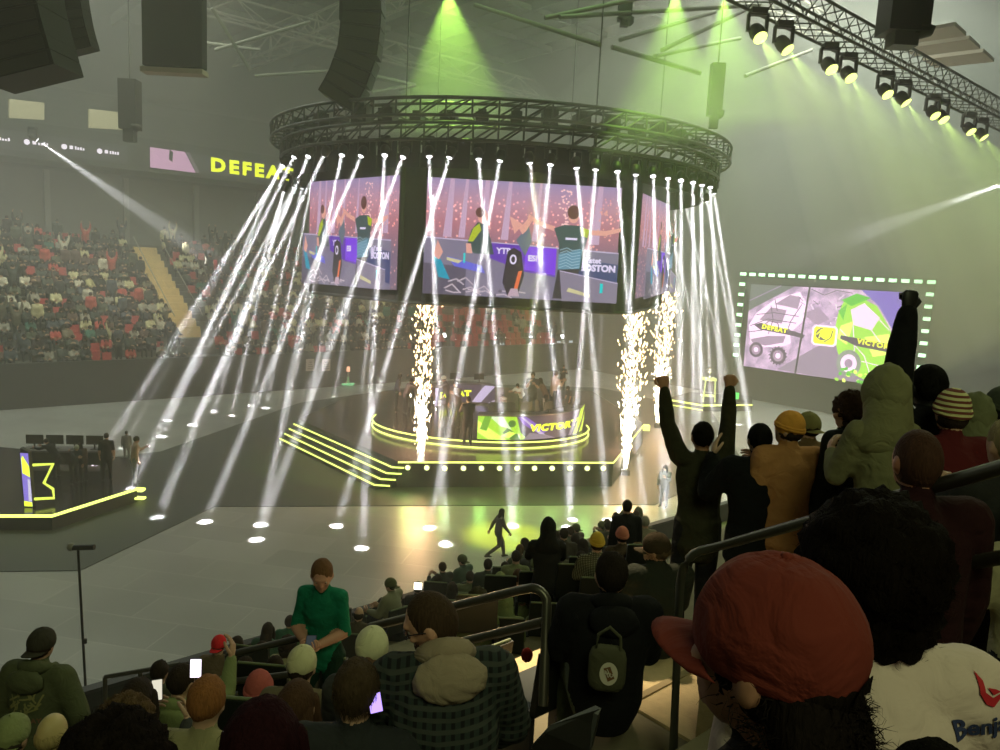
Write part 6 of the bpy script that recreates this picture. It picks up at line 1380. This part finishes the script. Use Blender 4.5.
for k in range(FR):
    u=-24+random.random()*.3
    while u<46:
        p=UV(u,FV0+.2+FD*(k+.5),fz(k)); q=pix(p+Vector((0,0,.8)))
        if -30<q[0]<650 and abs(u-AISLE[k])>1.1:
            dens=.80 if q[0]<420 else .45
            if k<1: dens*=.7
            if q[0]>430 and k<9: dens*=.15
            if random.random()<dens: spots.append((p,q,k))
            elif random.random()<.6: spots.append((p,q,-k-1))
        u+=.56
ppl=[s for s in spots if s[2]>=0]; sts=[s for s in spots if s[2]<0]
def occl(q): return 305<q[0]<620 and q[1]<296
ppl.sort(key=lambda s:(occl(s[1]) or not 0<s[1][0]<640,s[0].length)); print('FAR',len(ppl),len(sts))
npeople=len([o for o in bpy.data.objects if o.get('category')=='person']); cap_=max(0,298-npeople)
def colname(c):
    if c[0]>=.5: return 'cream'
    if c[0]>.4: return 'red'
    if c[0]>.25: return 'grey'
    if c[1]>.12: return 'teal'
    return 'dark'
def zone(q):
    x='left of tan aisle' if q[0]<150 else 'between aisle and cube' if q[0]<310 else 'below the cube'
    return x
def pose_of(seat,i): return 'seated' if seat else 'standing'
def pick(p,q):
    r=random.random()
    if q[0]<200 and 240<q[1]<330 and r<.16: return random.choice([(.5,.46,.28),(.52,.48,.4),(.5,.46,.24)])
    return random.choice(far_pal)
faceyaw=math.atan2(-VD.y,-VD.x)-PI/2
for p,q,k in ppl[:cap_]:
    i=random.choice([0,0,1,3,7,0,3,2,4,5,6] if random.random()<.5 else [0,3,7,1]); me,hm_,seat=protos[i]; c=pick(p,q)
    r=empty('person',p+Vector((0,0,0)),faceyaw+random.uniform(-.4,.4)); s=random.uniform(.92,1.08); r.scale=(s,s,s)
    b=bpy.data.objects.new('body',me); b.color=(*c,1); COL.objects.link(b); b.parent=r; h=bpy.data.objects.new('hair',hm_); COL.objects.link(h); h.parent=r
    arm={4:' with both arms up',5:' with one arm up',1:' clapping',6:' clapping'}.get(i,'')
    l='distant %s fan in %s top%s, far stand %s'%(pose_of(seat,i),colname(c),arm,zone(q)); tag(r,l,'person',l.replace('fan in','fans in'))
# everyone else in the far stand: one mass
def np_mesh(me):
    v=np.empty(len(me.vertices)*3); me.vertices.foreach_get('co',v); v=v.reshape(-1,3); f=[tuple(p.vertices) for p in me.polygons]; m=[p.material_index for p in me.polygons]; return v,f,m
PM=[(np_mesh(a),np_mesh(b),c) for a,b,c in protos]
cm_=[mat('crowd_top_%d'%i,c,.9) for i,c in enumerate(far_pal)]; base_m=[skinm((.48,.30,.2)),cloth((.03,.03,.04)),hairm((.03,.02,.015))]
V=[];Fc=[];Mi=[];off=0
for p,q,k in ppl[cap_:]:
    i=random.choice([0,0,0,1,3,7,2,4]); (bv,bfc,bmi),(hv,hfc,hmi),seat=PM[i]; a=faceyaw+random.uniform(-.4,.4); c,s=math.cos(a),math.sin(a); ci=far_pal.index(min(far_pal,key=lambda z:sum(abs(x-y) for x,y in zip(z,pick(p,q)))))
    for vv,ff,mm,hair in ((bv,bfc,bmi,0),(hv,hfc,hmi,1)):
        w=np.stack([vv[:,0]*c-vv[:,1]*s+p.x,vv[:,0]*s+vv[:,1]*c+p.y,vv[:,2]+p.z],1); V.append(w); Fc+=[tuple(x+off for x in f) for f in ff]; off+=len(w)
        Mi+=[2 if hair else (0 if m==0 or m==4 else 3+ci if m==1 else 1) for m in mm]
if V:
    me=bpy.data.meshes.new('far_crowd'); me.from_pydata(np.concatenate(V).tolist(),[],Fc)
    for m in base_m+cm_: me.materials.append(m)
    me.polygons.foreach_set('material_index',Mi); o=bpy.data.objects.new('far_crowd',me); COL.objects.link(o); tag(o,'the rest of the distant crowd filling the upper rows of the far stand','crowd',kind='stuff')
# red seats: 280 nearest as things, the rest one mass
sm=mat('red_seat',(.42,.045,.05),.6)
mb=MB(); mb.box((0,.08,.42),(.46,.36,.07),sm); mb.box((0,-.16,.64),(.46,.06,.46),sm,Matrix.Rotation(.15,3,'X')); mb.box((0,-.05,.2),(.08,.2,.4),black); so_=mb.build('stadium_seat'); sme=so_.data; first=True
sts.sort(key=lambda s:(occl(s[1]) or not 0<s[1][0]<640,s[0].length))
for p,q,k in sts[:280]:
    o=so_ if first else bpy.data.objects.new('stadium_seat',sme)
    if not first: COL.objects.link(o)
    first=False; o.location=p; o.rotation_euler=(0,0,faceyaw); l='empty red seat in the far stand, '+zone(q); tag(o,l,'seat','empty red seats in the far stand, '+zone(q))
v,f,m=np_mesh(sme); V=[];Fc=[];Mi=[];off=0; c,s=math.cos(faceyaw),math.sin(faceyaw)
for p,q,k in sts[280:]:
    w=np.stack([v[:,0]*c-v[:,1]*s+p.x,v[:,0]*s+v[:,1]*c+p.y,v[:,2]+p.z],1); V.append(w); Fc+=[tuple(x+off for x in g) for g in f]; off+=len(w); Mi+=m
if V:
    me=bpy.data.meshes.new('far_seats'); me.from_pydata(np.concatenate(V).tolist(),[],Fc)
    for x in sme.materials: me.materials.append(x)
    me.polygons.foreach_set('material_index',Mi); o=bpy.data.objects.new('red_seat_rows',me); COL.objects.link(o); tag(o,'remaining empty red seats scattered over the far stand','seats',kind='stuff')
# ================================================================== LIGHT
def area(name,p,q,e,size,col): 
    l=bpy.data.lights.new(name,'AREA'); l.energy=e; l.size=size; l.color=col; l.shape='DISK'; o=bpy.data.objects.new(name,l); COL.objects.link(o); o.location=p; o.rotation_euler=(Vector(q)-Vector(p)).to_track_quat('-Z','Y').to_euler(); return o
w=bpy.data.worlds.new('world'); SC.world=w; w.use_nodes=True; w.node_tree.nodes['Background'].inputs[0].default_value=(.5,.6,.5,1); w.node_tree.nodes['Background'].inputs[1].default_value=.01
area('roof_wash_green',UV(20,20,24),UV(20,34,10),700,8,(.55,1,.35))
area('added_grey_fill',UV(38,22,25.5),UV(40,24,6),6800,14,(.93,1,.80))  # added fill that lifts the haze on the right, not a roof lamp
area('added_grey_fill',UV(6,42,25.5),UV(6,44,8),4500,16,(.93,1,.80))  # second added fill, lifts the haze over the middle of the hall
spot('far_stand_wash',UV(14,30,25),vface(70,300,FV0+6),9500,30,(1,.92,.6),.9,.4)
spot('far_stand_wash',UV(34,26,25),vface(330,310,FV0+6),5000,32,(1,.85,.6),.9,.4)
spot('aisle_lamp',UV(ua_+2.5,8,15),UV(ua_,4.3,4.6),10500,20,(1,.82,.5),.8,.2)
area('near_house_light',UV(-2,-5,15),UV(4,6,5),300,5,(.88,1,.5))
area('near_house_light',UV(14,2,16),UV(8,6,6),290,4,(.9,1,.5))
spot('concourse_light',UV(-1.5,-7,11.5),A(860,640,1.5),60,60,(1,.6,.4),.8,.5)
spot('added_stage_fill',UV(-6,24,13.5),Vector((-.5,33.5,1.5)),26000,22,(1,.96,.9),.6,.3)  # added spot to brighten the performers on the dais
spot('lime_wash',Vector((1,26,12.2)),P(505,535,0),17000,14,(.85,1,.02),.8,.2)
SC.view_settings.view_transform='Standard'; SC.view_settings.look='None'; SC.view_settings.gamma=1; SC.view_settings.use_curve_mapping=False; SC.view_settings.exposure=.12
SC.cycles.transparent_max_bounces=12; SC.cycles.max_bounces=6; SC.cycles.diffuse_bounces=3; SC.cycles.volume_bounces=1; SC.cycles.use_denoising=True; SC.cycles.sample_clamp_indirect=4
bpy.context.view_layer.update()
